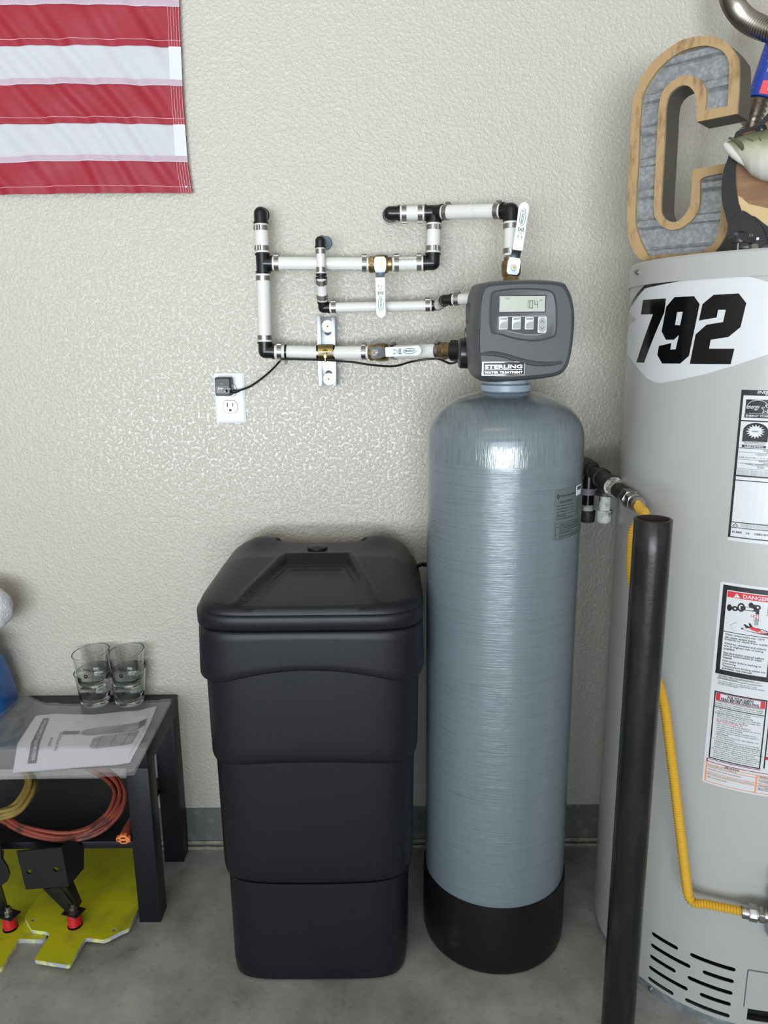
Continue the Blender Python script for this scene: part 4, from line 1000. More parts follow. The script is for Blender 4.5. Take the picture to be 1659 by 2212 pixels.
    k.build('label_black', 'ink', lb, flat=True, recalc=False)
    t = G()
    text(t, 'ENERGY STAR', E2, .024, -.020*H_, .0042, .044, bold=.02, shear=.2, d=.0008); text(t, 'ENERGY STAR', E2, .036, -.031*H_, .0028, .028, bold=.02, shear=.2, d=.0008)
    text(t, 'energy', E2, .0100, -.128*H_, .0075, .020, bold=.01, shear=.4, d=.0010)
    st = [(.0385+(.0075 if i % 2 == 0 else .0033)*sin(i*pi/5), -.118*H_+(.0085 if i % 2 == 0 else .0036)*cos(i*pi/5)) for i in range(10)]
    si = [(.0385+(a-.0385)*.72, -.118*H_+(b+.118*H_)*.72) for a, b in st]; t.prism(st, [si], E2, .0007, .0010)
    for i in range(14):
        a0 = pi-pi*i/14; a1 = pi-pi*(i+1)/14
        t.add([E2(.0265+.0165*cos(a0), -.110*H_+.0125*sin(a0), .0009), E2(.0265+.0165*cos(a1), -.110*H_+.0125*sin(a1), .0009), E2(.0265+.0157*cos(a1), -.110*H_+.0118*sin(a1), .0009), E2(.0265+.0157*cos(a0), -.110*H_+.0118*sin(a0), .0009)], [(0, 1, 2, 3)])
    text(t, 'ENERGY STAR', E2, .010, -.170*H_, .0036, .034, bold=.02, d=.0009); text(t, 'CERTIFIED', E2, .012, -.3645*H_, .0028, .029, bold=.02, d=.0009)
    cxx, cyy = .0268, -.263*H_
    sun = [(cxx+(.0145 if i % 2 == 0 else .0090)*cos(i*pi/16), cyy+(.046 if i % 2 == 0 else .030)*H_*sin(i*pi/16)) for i in range(32)]
    t.prism(sun, [], E2, .0006, .0009)
    t.build('label_reversed_print', 'vinyl', lb, flat=True, recalc=False)
    t = G(); text(t, 'NFRC', E2, cxx, cyy-.0012, .0028, align='C', d=.0012)
    text(t, 'National Fenestration', E2, .008, -.336*H_, .0021, .037, d=.0005); text(t, 'Rating Council', E2, .012, -.346*H_, .0021, .030, d=.0005)
    for yy, tx, x_, w_, h_ in ((.389, 'ENERGY PERFORMANCE RATINGS', .042, .07, .0034), (.397, 'EVALUATIONS DE RENDEMENT', .046, .05, .0018), (.412, 'U-FACTOR', .030, .018, .0024), (.419, 'FACTEUR-U', .033, .012, .0016), (.440, '0.58 (U.S./I-P)  |  3.31 (Metric/SI)', .005, .063, .0034), (.458, 'ADDITIONAL PERFORMANCE RATINGS', .036, .08, .0034), (.466, 'EVALUATIONS SUPPLEMENTAIRES', .042, .06, .0018), (.481, 'VISIBLE TRANSMITTANCE', .016, .045, .0026), (.488, 'TRANSMISSION VISIBLE', .026, .03, .0016), (.500, '0.60', .035, .010, .0034)):
        text(t, tx, E2, x_, -yy*H_, h_*.72, w_, d=.0006)
    for i in range(6): text(t, 'Manufacturer stipulates that these ratings conform to applicable procedures for determining whole', E2, .005, -(.521+.0062*i)*H_, .0012, .14, d=.0006)
    for i in range(4): text(t, 'Warning read all instructions before handling and keep this label for later reference and service use', E2, .018, -(.880+.0064*i)*H_, .0012, .13, d=.0006)
    t.prism([(.0055, -.898*H_), (.0145, -.898*H_), (.010, -.876*H_)], [[(.0068, -.8965*H_), (.0132, -.8965*H_), (.010, -.8805*H_)]], E2, .0002, .0006)
    text(t, '813409', E2, .006, -.944*H_, .0036, .015, bold=.01, d=.0006); text(t, '10', E2, .028, -.944*H_, .0036, .005, bold=.01, d=.0006); text(t, '120821HW', E2, .040, -.944*H_, .0036, .024, bold=.01, d=.0006)
    t.build('label_print', 'ink', lb, flat=True, recalc=False)
    # ---- danger label
    A = huv(1562, 1256); B = huv(1519, 1688); u0 = (A[0]+B[0])/2-.003; z1 = A[1]; z0 = B[1]; H_ = z1-z0; Wd = .24
    uu0 = u0
    Dg = lambda u, v, d: hc(uu0+u, z1-v*H_, d+.0010)
    g = G(); cut_wrap(g, rrect(uu0+Wd/2, (z0+z1)/2, Wd, H_, .004, 3), [], .0001, .0006); lb = g.build('danger_label', 'vinyl', root, flat=True)
    DT = lambda u, v, d: hc(uu0+u, z1+v, d+.0010)
    k = G()
    def D_(x0, y0, x1, y1, mi, d=.0004): rect(k, Dg, x0, y0, x1, y1, 0, d, mi, .012)
    # materials: 0 ink 1 red 2 vinyl 3 orange 4 purple
    D_(.0055, .013, .094, .438, 0); D_(.0125, .034, .087, .415, 2, .0005)
    D_(.0135, .038, .086, .066, 1, .0007); D_(.0125, .228, .087, .231, 0, .0007)
    D_(.0075, .525, .093, .53, 0); D_(.0075, .525, .0095, .862, 0); D_(.091, .525, .093, .862, 0); D_(.0075, .862, .093, .866, 0)
    D_(.0105, .532, .090, .534, 4); D_(.0105, .535, .0175, .568, 1); D_(.083, .535, .090, .568, 1); D_(.0175, .566, .083, .568, 4)
    D_(.009, .600, .092, .603, 0)
    D_(.0045, .870, .094, .872, 4, .0006); D_(.0045, .885, .11, .887, 4, .0006); D_(.0045, .887, .0065, .990, 3, .0006); D_(.088, .900, .0905, .990, 3, .0006); D_(.0045, .870, .0065, .885, 4, .0006)
    for yy in (.899, .912, .938, .953, .988): D_(.0045, yy, .16, yy+.0016, 3, .0006)
    D_(.100, .525, .19, .53, 0); D_(.098, .525, .1, .86, 0); D_(.1, .80, .19, .815, 1)
    D_(.0095, .459, .083, .4602, 0, .0006)
    # tap picture
    def blob(cx_, cy_, rx, ry, mi, d, hole=0):
        pts = [(cx_+rx*cos(2*pi*i/16), cy_+ry*sin(2*pi*i/16)) for i in range(16)]; hs = [[(cx_+rx*hole*cos(2*pi*i/16), cy_+ry*hole*sin(2*pi*i/16)) for i in range(16)]] if hole else []
        k.prism(pts, hs, Dg, 0, d, mi)
    blob(.0185, .115, .004, .016, 0, .0006); blob(.0275, .115, .005, .012, 0, .0006, .4); D_(.018, .108, .026, .122, 0, .0006)
    blob(.037, .105, .006, .021, 0, .0006, .6); blob(.052, .088, .004, .012, 0, .0006); blob(.0625, .095, .005, .012, 0, .0006, .4); D_(.052, .084, .061, .098, 0, .0006)
    k.prism([(.036, .098), (.060, .098), (.0655, .106), (.0655, .127), (.0605, .127), (.0600, .116), (.036, .116)], [], Dg, 0, .0008, 0)
    for i in range(5): D_(.0600+.0013*i, .145, .0606+.0013*i, .178, 0, .0006)
    D_(.078, .062, .0786, .125, 0, .0006)
    for (a, b) in (((.0155, .165), (.078, .125)), ((.078, .125), (.087, .138)), ((.030, .222), (.022, .195)), ((.022, .195), (.030, .180)), ((.030, .180), (.060, .155)), ((.064, .152), (.087, .152))):
        a = V(a); b = V(b); dv = (b-a); nn = V((0, .0016)) if abs(dv.x) > abs(dv.y)*.1 else V((.0004, 0))
        k.add([Dg(a.x, a.y, .0006), Dg(b.x, b.y, .0006), Dg(b.x+nn.x, b.y+nn.y, .0006), Dg(a.x+nn.x, a.y+nn.y, .0006)], [(0, 1, 2, 3)], 0)
    hand = [(.040, .200), (.048, .196), (.043, .183), (.046, .180), (.053, .190), (.051, .172), (.054, .172), (.058, .187), (.062, .190), (.072, .192), (.080, .198), (.086, .205), (.086, .218), (.070, .217), (.055, .212), (.047, .208), (.040, .205)]
    k.prism(hand, [], Dg, 0, .0007, 0); k.prism([(.052, .190), (.060, .188), (.068, .194), (.073, .203), (.062, .206), (.054, .200)], [], Dg, 0, .0009, 1)
    k.prism([(.0235, .0635), (.034, .0625), (.0285, .0425)], [], Dg, 0, .0009, 2)
    k.build('label_blocks', ['ink', 'red_ink', 'vinyl', 'orange_ink', 'purple_ink'], lb, flat=True, recalc=False)
    t = G()
    def T(s, x, yb_, h, w=None, mi=0, bold=0., d=.0010): text(t, s, DT, x, -yb_*H_, h, w, bold=bold, mi=mi, d=d)
    T('DANGER', .0385, .0615, .0068, .040, 2, .02); T('HOT', .054, .145, .0062, .013, 1); T('BURN', .064, .214, .0050, .016, 1, 0, .0012); T('!', .0278, .0605, .004, .0008, 0, .0, .0012)
    body = [('Water temperature over 125°F', .247), ('can cause severe burns', .259), ('instantly or death from scalds.', .271), ('Children, disabled and elderly', .291), ('are at highest risk of being', .303), ('scalded.', .315), ('See instruction manual before', .335), ('setting temperature at water', .347), ('heater.', .358), ('Feel water before bathing or', .375), ('showering.', .387), ('Temperature limiting valves are', .400), ('available, see manual.', .411)]
    for s, y_ in body: T(s, .016, y_, .0042, len(s)*.00222, 0, .01)
    for s, y_ in (('CAUTION: Hotter water increases the risk of', .447), ('scald injury.  Before changing temperature setting', .4515), ('see instruction manual.', .457), ('It is recommended that an ASSE approved mixing', .474), ('valve be installed in the outlet of this unit to reduce', .482), ('the risk of scald injury.', .490)): T(s, .0115, y_, .0024, len(s)*.00135)
    T('FOR YOUR SAFETY', .030, .5505, .0052, .042, 0, .015); T('READ BEFORE OPERATING', .0195, .5640, .0052, .061, 0, .015)
    for s, y_ in (('WARNING: If you do not follow these instructions', .576), ('exactly, a fire or explosion may result causing', .586), ('property damage, personal injury or loss of life.', .596)): T(s, .0105, y_, .0031, .077)
    L2 = ['A. This appliance has a pilot which is lit by an', '   electric spark gas ignition system.', 'B. BEFORE LIGHTING smell all around the', '   appliance area for gas. Be sure to smell next', '   to the floor because some gas is heavier than', '   air and will settle on the floor.', '*WHAT TO DO IF YOU SMELL GAS.', '   * Do not try to light any appliance.', '   * Do not touch any electric switch; do not use', '     any phone in your building.', '   * Immediately call your gas supplier from a', "     neighbor's phone. Follow the gas supplier's", '     instructions.', '   * If you cannot reach your gas supplier, call', '     the fire department.', 'C. Use only your hand to push in or turn the gas', '   control knob. Never use tools. If the knob will', '   not push in or turn by hand, don\'t try to repair', '   it, call a qualified service technician. Force or', '   attempted repair may result in a fire or explosion.', 'D. Do not use this appliance if any part has', '   been under water. Immediately call a qualified', '   service technician to inspect the appliance and', '   to replace any part of the control system and', '   any gas control which has been under water.']
    for i, s in enumerate(L2):
        red = s.startswith('*WHAT'); s2 = s.lstrip('*').strip() if red else s.strip(); ind = len(s)-len(s.lstrip()) if not red else 3
        T(s2, .012+ind*.0010, .614+.0101*i, .0029, len(s2)*.00158, 1 if red else 0, .0)
    T('LED STATUS', .036, .8975, .0030, .024, 0, .02); T('None (LED not on or flashing)', .0085, .909, .0027, .048); T('One flash and three second pause.', .0085, .928, .0030, .056); T('LED strobe (two quick flashes) and three second pause.', .0085, .950, .0027, .078); T('LED on continuously.', .0085, .969, .0030, .034)
    T('MEANING', .093, .909, .0028, .016); T('If flashing', .093, .925, .0028, .016); T('Turn knob', .093, .932, .0028, .016); T('Thermostat fault', .093, .950, .0028, .02); T('Set to OFF', .093, .965, .0028, .016); T('Wait one minute', .093, .973, .0028, .02)
    T('TO LIGHT', .112, .56, .005, .03); 
    for i, s in enumerate(['4. Set', '5. Turn', '6. Push', '7. Wait', '1. To turn']): T(s, .102, .74+.017*i, .0030, .012)
    t.build('label_print', ['ink', 'red_ink', 'vinyl'], lb, flat=True, recalc=False)
    # gas control valve at the right edge of view
    u, z = huv(1655, 1960); q = V(hc(u+.05, z, 0)); nrm = V((q.x-HX, q.y-HY, 0)).normalized(); tn = V((-nrm.y, nrm.x, 0)); 
    if tn.x < 0: tn = -tn
    mt2 = Matrix((tn, V((0, 0, 1)), nrm)).transposed().to_4x4(); mt2.translation = q
    global GV; GV = (q, nrm, tn)
    gc = G().box((-.046, -.03, .006), (.05, .03, .05), mtx=mt2); gc.box((-.040, .03, .01), (.05, .085, .055), mtx=mt2)
    go = gc.build('gas_control', 'headdark', root, bevel=.004)
    g = G()
    for zz in (.002, .040, .075): g.box((-.056, zz-.012, .012), (-.044, zz+.012, .045), mtx=mt2)
    g.build('control_ribs', 'headdark', go, bevel=.002)
    g = G().box((-.052, -.046, .002), (.05, -.006, .05), mtx=mt2); g.build('control_body', 'galv', go, bevel=.004)
build_heater()
# ================================================================== GAS PIPES AND HOSE
def build_gas():
    a = P(1268, 1012, -.03); a = V((a.x, .0, a.z)); b = P(1385, 1092, -.40)
    # straight nipple run from the wall towards the front, then the flexible hose
    a = P(1262, 1005, -.06); b = P(1384, 1094, -.42)
    d = (b-a).normalized(); root = thing('gas_pipe', 'black iron gas pipe with a tee, drip leg and steel nuts beside the heater', 'pipe', (a.x, a.y, a.z))
    L_ = (b-a).length; at = lambda k: a+d*(L_*k)
    g = G().cyl(a-d*.02, at(.20), .0155, n=24).cyl(at(.04), at(.13), .021, n=24); g.build('elbow', 'iron', root)
    wl = a-d*.01; G().cyl((wl.x, .006, wl.z), (wl.x, wl.y, wl.z), .0135, n=20).build('wall_nipple', 'iron', root)
    G().cyl(at(.1), at(.36), .0135, n=24).build('nipple', 'iron', root)
    tc_ = at(.44); g = G().cyl(at(.34), at(.55), .0185, n=24).cyl(at(.335), at(.375), .0212, n=24).cyl(at(.535), at(.575), .0215, n=24); g.cyl(tc_, tc_-V((0, 0, .028)), .0175, n=24).cyl(tc_-V((0, 0, .022)), tc_-V((0, 0, .03)), .0205, n=24); te = g.build('tee', 'iron', root, angle=40)
    g = G().cyl(at(.572), at(.58), .0205, n=24); g.build('tee_rim_dope', 'dope', root)
    G().cyl(tc_-V((0, 0, .028)), tc_-V((0, 0, .066)), .0128, n=20).build('drip_nipple', 'dope', root)
    g = G().lathe([(.0165, -.062), (.0168, -.068), (.0158, -.072), (.0160, -.084), (.012, -.089), (.001, -.090)], 24, Matrix.Translation(tc_), True, False); g.build('drip_cap', 'dope', root, angle=40)
    G().cyl(at(.57), at(.66), .0125, n=20).build('joint_dope', 'dope', root)
    G().cyl(at(.65), at(.80), .0150, n=24).build('nipple', 'iron', root)
    G().cyl(at(.79), at(.86), .0185, n=6).build('hex_nut', 'steel', root, bevel=.001); G().cyl(at(.87), at(.925), .0175, n=6, off=.4).build('hex_nut', 'steel', root, bevel=.001); G().cyl(at(.92), at(.965), .0145, n=24).build('ferrule', 'steel', root)
    # second short drop pipe behind the tank edge
    c0 = P(1272, 1035, -.10); cz = lambda py: P(1272, py, -.10).z; x, y = c0.x, -.10
    r2 = thing('drop_pipe', 'short black drop pipe with white and clear joints half hidden behind the grey tank', 'pipe', (x, y, cz(1125)))
    G().cyl((x, y, cz(1025)), (x, y, cz(1053)), .0205, n=24).cyl((x-.03, y+.01, cz(1030)), (x, y, cz(1030)), .018, n=20).build('coupling', 'blackp', r2)
    G().cyl((x, .0, cz(1030)), (x, y, cz(1030)), .015, n=20).build('wall_nipple', 'iron', r2)
    G().cyl((x, y, cz(1054)), (x, y, cz(1068)), .0148, n=20).build('collar', 'midgrey_ink', r2)
    G().cyl((x, y, cz(1067)), (x, y, cz(1090)), .0135, n=20).build('nipple', 'blackp', r2)
    G().cyl((x, y, cz(1089)), (x, y, cz(1103)), .0135, n=20).build('joint', 'dope', r2)
    G().cyl((x, y, cz(1102)), (x, y, cz(1126)), .0185, .0175, n=24).build('cap', 'iron', r2, bevel=.001)
    # corrugated yellow hose
    s = at(.955)
    pts = [s, s+d*.012+V((0, 0, -.004))]
    u1, _ = huv(1440, 1500)
    pts += [P(1392, 1112, -.45), P(1371, 1140, -.46), P(1364, 1180, -.475)]
    pts += [P(1366, 1260, -.49), P(1392, 1400, -.51), P(1430, 1500, -.525), P(1452, 1650, -.54), P(1470, 1800, -.55), P(1484, 1915, -.556), P(1489, 1938, -.558), P(1500, 1950, -.562), P(1525, 1953, -.57), P(1560, 1960, -.582), P(1608, 1969, -.598)]
    path = smooth(pts, 24, False)
    # even spacing
    out = [path[0]]; acc = 0; step = .00125
    for i in range(1, len(path)):
        p0, p1 = path[i-1], path[i]; sl = (p1-p0).length
        while acc+sl >= step:
            k = (step-acc)/sl; p0 = p0.lerp(p1, k); out.append(p0); sl = (p1-p0).length; acc = 0
        acc += sl
    r3 = thing('gas_hose', 'yellow corrugated gas hose hanging behind the post and bending right at the bottom', 'hose', tuple(out[len(out)//2]))
    G().tube(out, lambda i: .0081+.0014*cos(i*2*pi/4), 12).build('hose', 'yellow', r3, angle=60)
    e = out[-1]; dd = (P(1659, 1978, -.612)-e).normalized()
    g = G().cyl(e-dd*.004, e+dd*.010, .0125, n=24).cyl(e+dd*.008, e+dd*.022, .0155, n=6).cyl(e+dd*.024, e+dd*.034, .0155, n=6, off=.5).cyl(e+dd*.02, e+dd*.05, .012, n=20); g.build('end_nut', 'steel', r3, bevel=.0008)
    G().cyl(e+dd*.045, e+dd*.10, .016, n=8).build('elbow_fitting', 'galv', r3)
build_gas()
# ================================================================== STEEL POST
pc = (.4365, -.5957); pr = .0302
zt = P(1414, 1120, pc[1]).z
mt = Matrix.Translation((pc[0], pc[1], 0))
pr_ = thing('steel_post', 'dark round steel post with open top standing in front of the heater', 'post', (pc[0], pc[1], 0))
G().lathe([(pr-.0045, 0), (pr, 0)]+[(pr, zt*i/20) for i in range(1, 20)]+[(pr, zt-.001), (pr-.001, zt), (pr-.0045, zt)], 56, mt).build('tube', 'post', pr_, angle=50)
G().lathe([(pr-.0045, zt), (pr-.0045, zt-.3), (.001, zt-.3)], 40, mt).build('bore', 'postin', pr_)
# ================================================================== LETTER C
def build_sign():
    zt = HTOP+.0015
    az = radians(42); t = V((cos(az), -sin(az), 0)); n = V((-sin(az), -cos(az), 0))   # n faces the viewer-left
    base = PZ(1391, 567.5, zt)
    root = thing('letter_sign', 'large marquee letter C with wood rim and corrugated tin face on the heater top', 'sign', tuple(base))
    def uv(a, b):
        p = PN(1330+a/3.687, b/3.687, base, n); q = p-base; return (q.dot(t), q.z)
    def fn(u, v, d): q = base+t*u+n*d; return (q.x, q.y, zt+max(0, v) if 0 else base.z+v)
    outer = [(225,2093),(150,2020),(100,1900),(88,1760),(95,1500),(110,1200),(125,950),(135,800),(155,740),(190,650),(260,530),(330,455),(400,400),(460,355),(520,320),(590,298),(650,288),(720,285),(780,288),(850,315),(905,360),(950,415),(985,470),(983,700),(967,905),(645,970)]
    hole = [(648,830),(640,770),(615,715),(575,682),(530,678),(480,700),(440,735),(410,790),(398,880),(395,1000),(375,1350),(360,1620),(362,1690),(385,1735),(430,1765),(470,1770),(510,1752),(560,1700),(595,1630),(605,1500),(612,1350),(890,1300),(895,1500),(890,1830),(870,1890),(820,1970),(765,2033)]
    metal = [(262,2037),(225,1980),(190,1900),(160,1800),(155,1720),(165,1500),(180,1300),(190,1000),(205,800),(225,735),(250,680),(320,570),(400,490),(450,450),(500,420),(560,393),(620,375),(680,364),(730,362),(800,380),(850,405),(885,450),(903,500),(905,560),(890,845),(710,880),(722,800),(722,720),(700,665),(655,620),(590,597),(520,605),(440,650),(375,720),(348,810),(335,950),(315,1350),(300,1650),(310,1730),(365,1805),(440,1835),(520,1820),(600,1760),(655,1690),(672,1600),(670,1440),(690,1412),(850,1378),(848,1600),(830,1780),(810,1880),(770,1950),(700,2005)]
    def soft(pts):      # round the gentle turns only
        out = []; L_ = len(pts)
        for i in range(L_):
            p = V(pts[i]); a = V(pts[i-1]); b = V(pts[(i+1) % L_])
            if (p-a).angle(b-p, 0) > radians(52): out.append(tuple(p)); continue
            s_ = p+(a-p)*.33; e_ = p+(b-p)*.33
            for j in range(4):
                t_ = j/3; out.append(tuple(s_*(1-t_)**2+p*2*t_*(1-t_)+e_*t_*t_))
        return out
    O = soft([uv(*p) for p in outer+hole]); Mt = soft([uv(*p) for p in metal])
    O = [(a, max(0., b)) for a, b in O]
    G().prism(O, [Mt], fn, -.006, .0).build('rim', 'wood', root, angle=30)
    # side band
    g = G(); nO = len(O)
    for i in range(nO):
        j = (i+1) % nO; a, b = O[i], O[j]
        g.add([fn(a[0], a[1], -.006), fn(b[0], b[1], -.006), fn(b[0], b[1], -.062), fn(a[0], a[1], -.062)], [(0, 1, 2, 3)])
    g.build('side_band', 'signside', root, angle=40)
    # corrugated tin panels
    bm = bmesh.new(); vs = [bm.verts.new((a, b, 0)) for a, b in Mt]; tr = tessellate_polygon([[V((a, b, 0)) for a, b in Mt]])
    for q in tr:
        try: bm.faces.new([vs[i] for i in q])
        except ValueError: pass
    v = 0.
    while v < .5:
        bmesh.ops.bisect_plane(bm, geom=bm.verts[:]+bm.edges[:]+bm.faces[:], plane_co=(0, v, 0), plane_no=(0, 1, 0)); v += .0028
    def cor(v):
        k = (v+.012) % .0545
        return .0034*max(0, min(1, (k-.019)/.003, (.036-k)/.003)) - .0012*(1 if .0165 < k < .019 or .036 < k < .0385 else 0)
    g = G(); bm.verts.index_update(); g.add([fn(x.co.x, x.co.y, -.010+cor(x.co.y)) for x in bm.verts], [[x.index for x in f.verts] for f in bm.faces]); bm.free()
    g.build('tin_face', 'corr', root, angle=20)
    bd = G()
    for i in range(len(Mt)):
        j = (i+1) % len(Mt); a, b = Mt[i], Mt[j]
        bd.add([fn(a[0], a[1], -.004), fn(b[0], b[1], -.004), fn(b[0], b[1], -.011), fn(a[0], a[1], -.011)], [(0, 1, 2, 3)])
    bd.build('inner_lip', 'woodlip', root, angle=40)
M['woodlip'] = mat('pale_lip', (.42, .36, .25), .5)
build_sign()
# ================================================================== FISH PLAQUE
def build_plaque():
    zt = HTOP+.0015
    n = V((-.55, -.83, .0)).normalized(); t = V((-n.y, n.x, 0)); t = t if t.x > 0 else -t
    base = P(1582, 545, -.47); base.z = zt
    def uv(a, b): p = PN(1540+a/5.395, 150+b/5.395, base, n); q = p-base; return (q.dot(t), q.z)
    def fn(u, v, d): q = base+t*u+n*d; return (q.x, q.y, base.z+v)
    root = thing('fish_plaque', 'shield-shaped wooden plaque with glossy black border leaning beside the letter C', 'plaque', tuple(base))
    outer = [(760,420),(642,520),(560,610),(480,665),(380,695),(290,722),(255,780),(225,900),(175,1050),(125,1200),(104,1400),(115,1560),(150,1700),(200,1850),(330,1990),(480,2030),(642,2040),(900,1990),(1150,1850),(1260,1600),(1290,1300),(1240,950),(1150,700),(1000,520)]
    wood = [(760,520),(642,600),(560,660),(470,705),(362,740),(335,800),(300,950),(272,1100),(268,1250),(280,1420),(305,1560),(350,1680),(500,1720),(642,1830),(900,1840),(1080,1700),(1160,1500),(1180,1250),(1140,980),(1050,760),(950,610)]
    O = [(p.x, p.y) for p in smooth([V(uv(*p)) for p in outer], 3)]; W = [(p.x, p.y) for p in smooth([V(uv(*p)) for p in wood], 3)]
    O = [(a, max(.012, b)) for a, b in O]
    G().prism(O, [W], fn, -.022, .004).build('border', 'blackgloss', root, bevel=0, angle=30)
    G().prism(W, [], fn, -.022, -.002).build('board', 'board', root, flat=True)
    low = [(290,1470),(340,1500),(420,1570),(560,1600),(642,1620),(820,1680),(900,1840),(642,1830),(500,1720),(350,1680),(305,1560)]
    G().prism([uv(*p) for p in low], [], fn, -.002, .0005).build('pale_band', 'boardpale', root, flat=True)  # paler yellow-brown band across the bottom of the board
    # black arch bracket under the board
    arc = [(210,1830),(340,1670),(430,1690),(540,1790),(610,1900),(650,2050),(640,2160),(560,2160),(540,2050),(470,1960),(380,1900),(300,1900),(250,1950),(200,1990)]
    A_ = [(p.x, max(.0, p.y)) for p in smooth([V(uv(*p)) for p in arc], 3)]
    G().prism(A_, [], fn, .004, .016).build('stand_arch', 'blackgloss', root, bevel=.001)
    a0 = uv(540, 1985); G().prism([(a0[0]-.0018, a0[1]-.002), (a0[0]+.0018, a0[1]-.002), (a0[0]+.0018, a0[1]+.002), (a0[0]-.0018, a0[1]+.002)], [], fn, .016, .0165).build('chip', 'white', root, flat=True)
    t_ = G(); a1 = uv(440, 1960); text(t_, '2.5', fn, a1[0], a1[1], .0035, d=.0165); t_.build('size_mark', 'midgrey_ink', root, flat=True, recalc=False)
    b0 = uv(205, 2165)[0]; b1 = uv(415, 2165)[0]; zb1 = uv(300, 2010)[1]
    g = G(); g.prism([(b0, 0), (b1, 0), (b1, zb1), (b0, zb1)], [], fn, -.03, .002); g.build('foot_block', 'blackgloss', root, bevel=.002)
    fb = uv(295, 2100); q0 = V(fn(fb[0], 0.0, .004)); q1 = V(fn(fb[0], .012, .004)); G().cyl(q0, q1, .0018, n=10).build('bolt', 'steel', root)
    # fish
    f = thing('fish_mount', 'mounted bass, green back and pale belly, open-mouthed head pointing left on the plaque', 'fish', tuple(base+V((0, 0, .15))))
    A = uv(175, 930); cz0 = A[1]
    secs = [(165, 885, 925, .010), (200, 862, 960, .014), (260, 840, 1020, .017), (330, 815, 1080, .020), (420, 790, 1160, .023), (520, 765, 1260, .027), (642, 745, 1320, .031), (800, 730, 1350, .034), (1000, 740, 1340, .033), (1250, 850, 1260, .026), (1480, 990, 1140, .014), (1620, 1020, 1110, .008)]
    rings = []
    for (x_, tp, bt, dp) in secs:
        u, v1 = uv(x_, tp); _, v0 = uv(x_, bt); vm = (v0+v1)/2; hh = (v1-v0)/2
        rings.append([V(fn(u, vm+hh*sin(2*pi*j/20), dp*.75+.004+dp*cos(2*pi*j/20)*(.8 if sin(2*pi*j/20) > .5 else 1))) for j in range(20)])
    # smooth loft
    fine = []
    for i in range(len(rings)-1):
        for s in range(4):
            kk = s/4; kk = kk*kk*(3-2*kk); fine.append([rings[i][j].lerp(rings[i+1][j], kk) for j in range(20)])
    fine.append(rings[-1])
    zc = V(fn(*uv(400, 1120), 0)).z
    g = G().ringloft(fine); body = g.build('body', 'fish', f, angle=80)
    # object-space height drives the colours: move the origin to the mid height
    dz = zc-f.location.z
    for v_ in body.data.vertices: v_.co.z -= dz
    body.location.z = dz; ORG[body.name] = ORG[f.name]
    # lower jaw
    jw = [((172, 905), 18), ((195, 930), 38), ((240, 975), 52), ((300, 1030), 56), ((360, 1085), 48), ((430, 1145), 30)]
    pts = []; rad = []
    for c, r_ in jw:
        u, v = uv(*c); pts.append(V(fn(u, v, .030))); rad.append(abs(uv(c[0], c[1]-r_)[1]-v))
    sp = smooth(pts, 4, False); 
    def rf(i): k_ = i/4; a = min(len(rad)-1, int(k_)); b = min(len(rad)-1, a+1); return rad[a]+(rad[b]-rad[a])*(k_-a)
    ml = G().tube(sp, rf, 14).build('lower_jaw', 'jaw', f, angle=80)
    lip = smooth([V(fn(*uv(*p), .042)) for p in [(240, 862), (300, 880), (350, 915), (390, 960), (418, 995)]], 5, False)
    G().tube(lip, lambda i: .0016+.0022*min(1, i/14), 8).build('mouth_edge', 'mouth', f)
    for j, pl in enumerate([[(450, 870), (520, 900), (560, 960), (570, 1010)], [(600, 870), (625, 950), (632, 1050)]]):
        G().tube(smooth([V(fn(*uv(*p), .046+.006*j)) for p in pl], 4, False), .0009, 6).build('gill_line', 'mouth', f)
    e = V(fn(*uv(585, 738), .022)); g = G().lathe([(.0085*sin(pi*i/10)+1e-5, -.0085*cos(pi*i/10)) for i in range(11)], 16, Matrix.Translation(e)); g.build('eye', 'blackgloss', f)
    fin = [(700, 800), (800, 690), (900, 650), (1000, 700), (1080, 770), (1000, 850), (800, 880)]
    G().prism([uv(*p) for p in fin], [], fn, .020, .024).build('dorsal_fin', 'fish', f)
    tl = [(1600, 1030), (1760, 900), (1730, 1070), (1760, 1240), (1600, 1110)]
    G().prism([uv(*p) for p in tl], [], fn, .008, .013).build('tail_fin', 'fish', f)
build_plaque()
# ================================================================== FLEXIBLE CONNECTORS
def corrugated(pts, r, amp, pitch, name, matn, label, cat, sub=4):
    path = smooth(pts, 20, False); out = [path[0]]; acc = 0; step = pitch/sub
    for i in range(1, len(path)):
        p0, p1 = path[i-1], path[i]; sl = (p1-p0).length
        while acc+sl >= step:
            k = (step-acc)/sl; p0 = p0.lerp(p1, k); out.append(p0); sl = (p1-p0).length; acc = 0
        acc += sl
    root = thing(name, label, cat, tuple(out[0]))
    G().tube(out, lambda i: r+amp*cos(i*2*pi/sub), 20).build('hose', matn, root, angle=60)
    return root, out
M['nickel'] = mat('satin_nickel', (.42, .39, .34), .3, 1.)
pts = [P(1572, -40, -.12), P(1578, -5, -.14), P(1592, 22, -.16), P(1615, 45, -.19), P(1650, 62, -.22), P(1700, 75, -.25), P(1760, 110, -.28), P(1790, 200, -.30), V((.80, -.30, HTOP))]
root, out = corrugated(pts, .0185, .0018, .0052, 'flex_connector', 'nickel', 'corrugated metal water connector curving down from the top right corner', 'hose')
p = P(1568, 6, -.125); G().cyl(p+V((-.012, .004, .006)), p+V((.012, 0, -.008)), .016, n=20).build('end_collar', 'iron', root) if 0 else None
M_n = None
pts = [V((.70, -.16, HTOP)), P(1620, 300, -.22), P(1627, 262, -.22), P(1640, 225, -.22), P(1652, 180, -.22), P(1672, 110, -.22), P(1690, 60, -.20), P(1700, -40, -.16)]
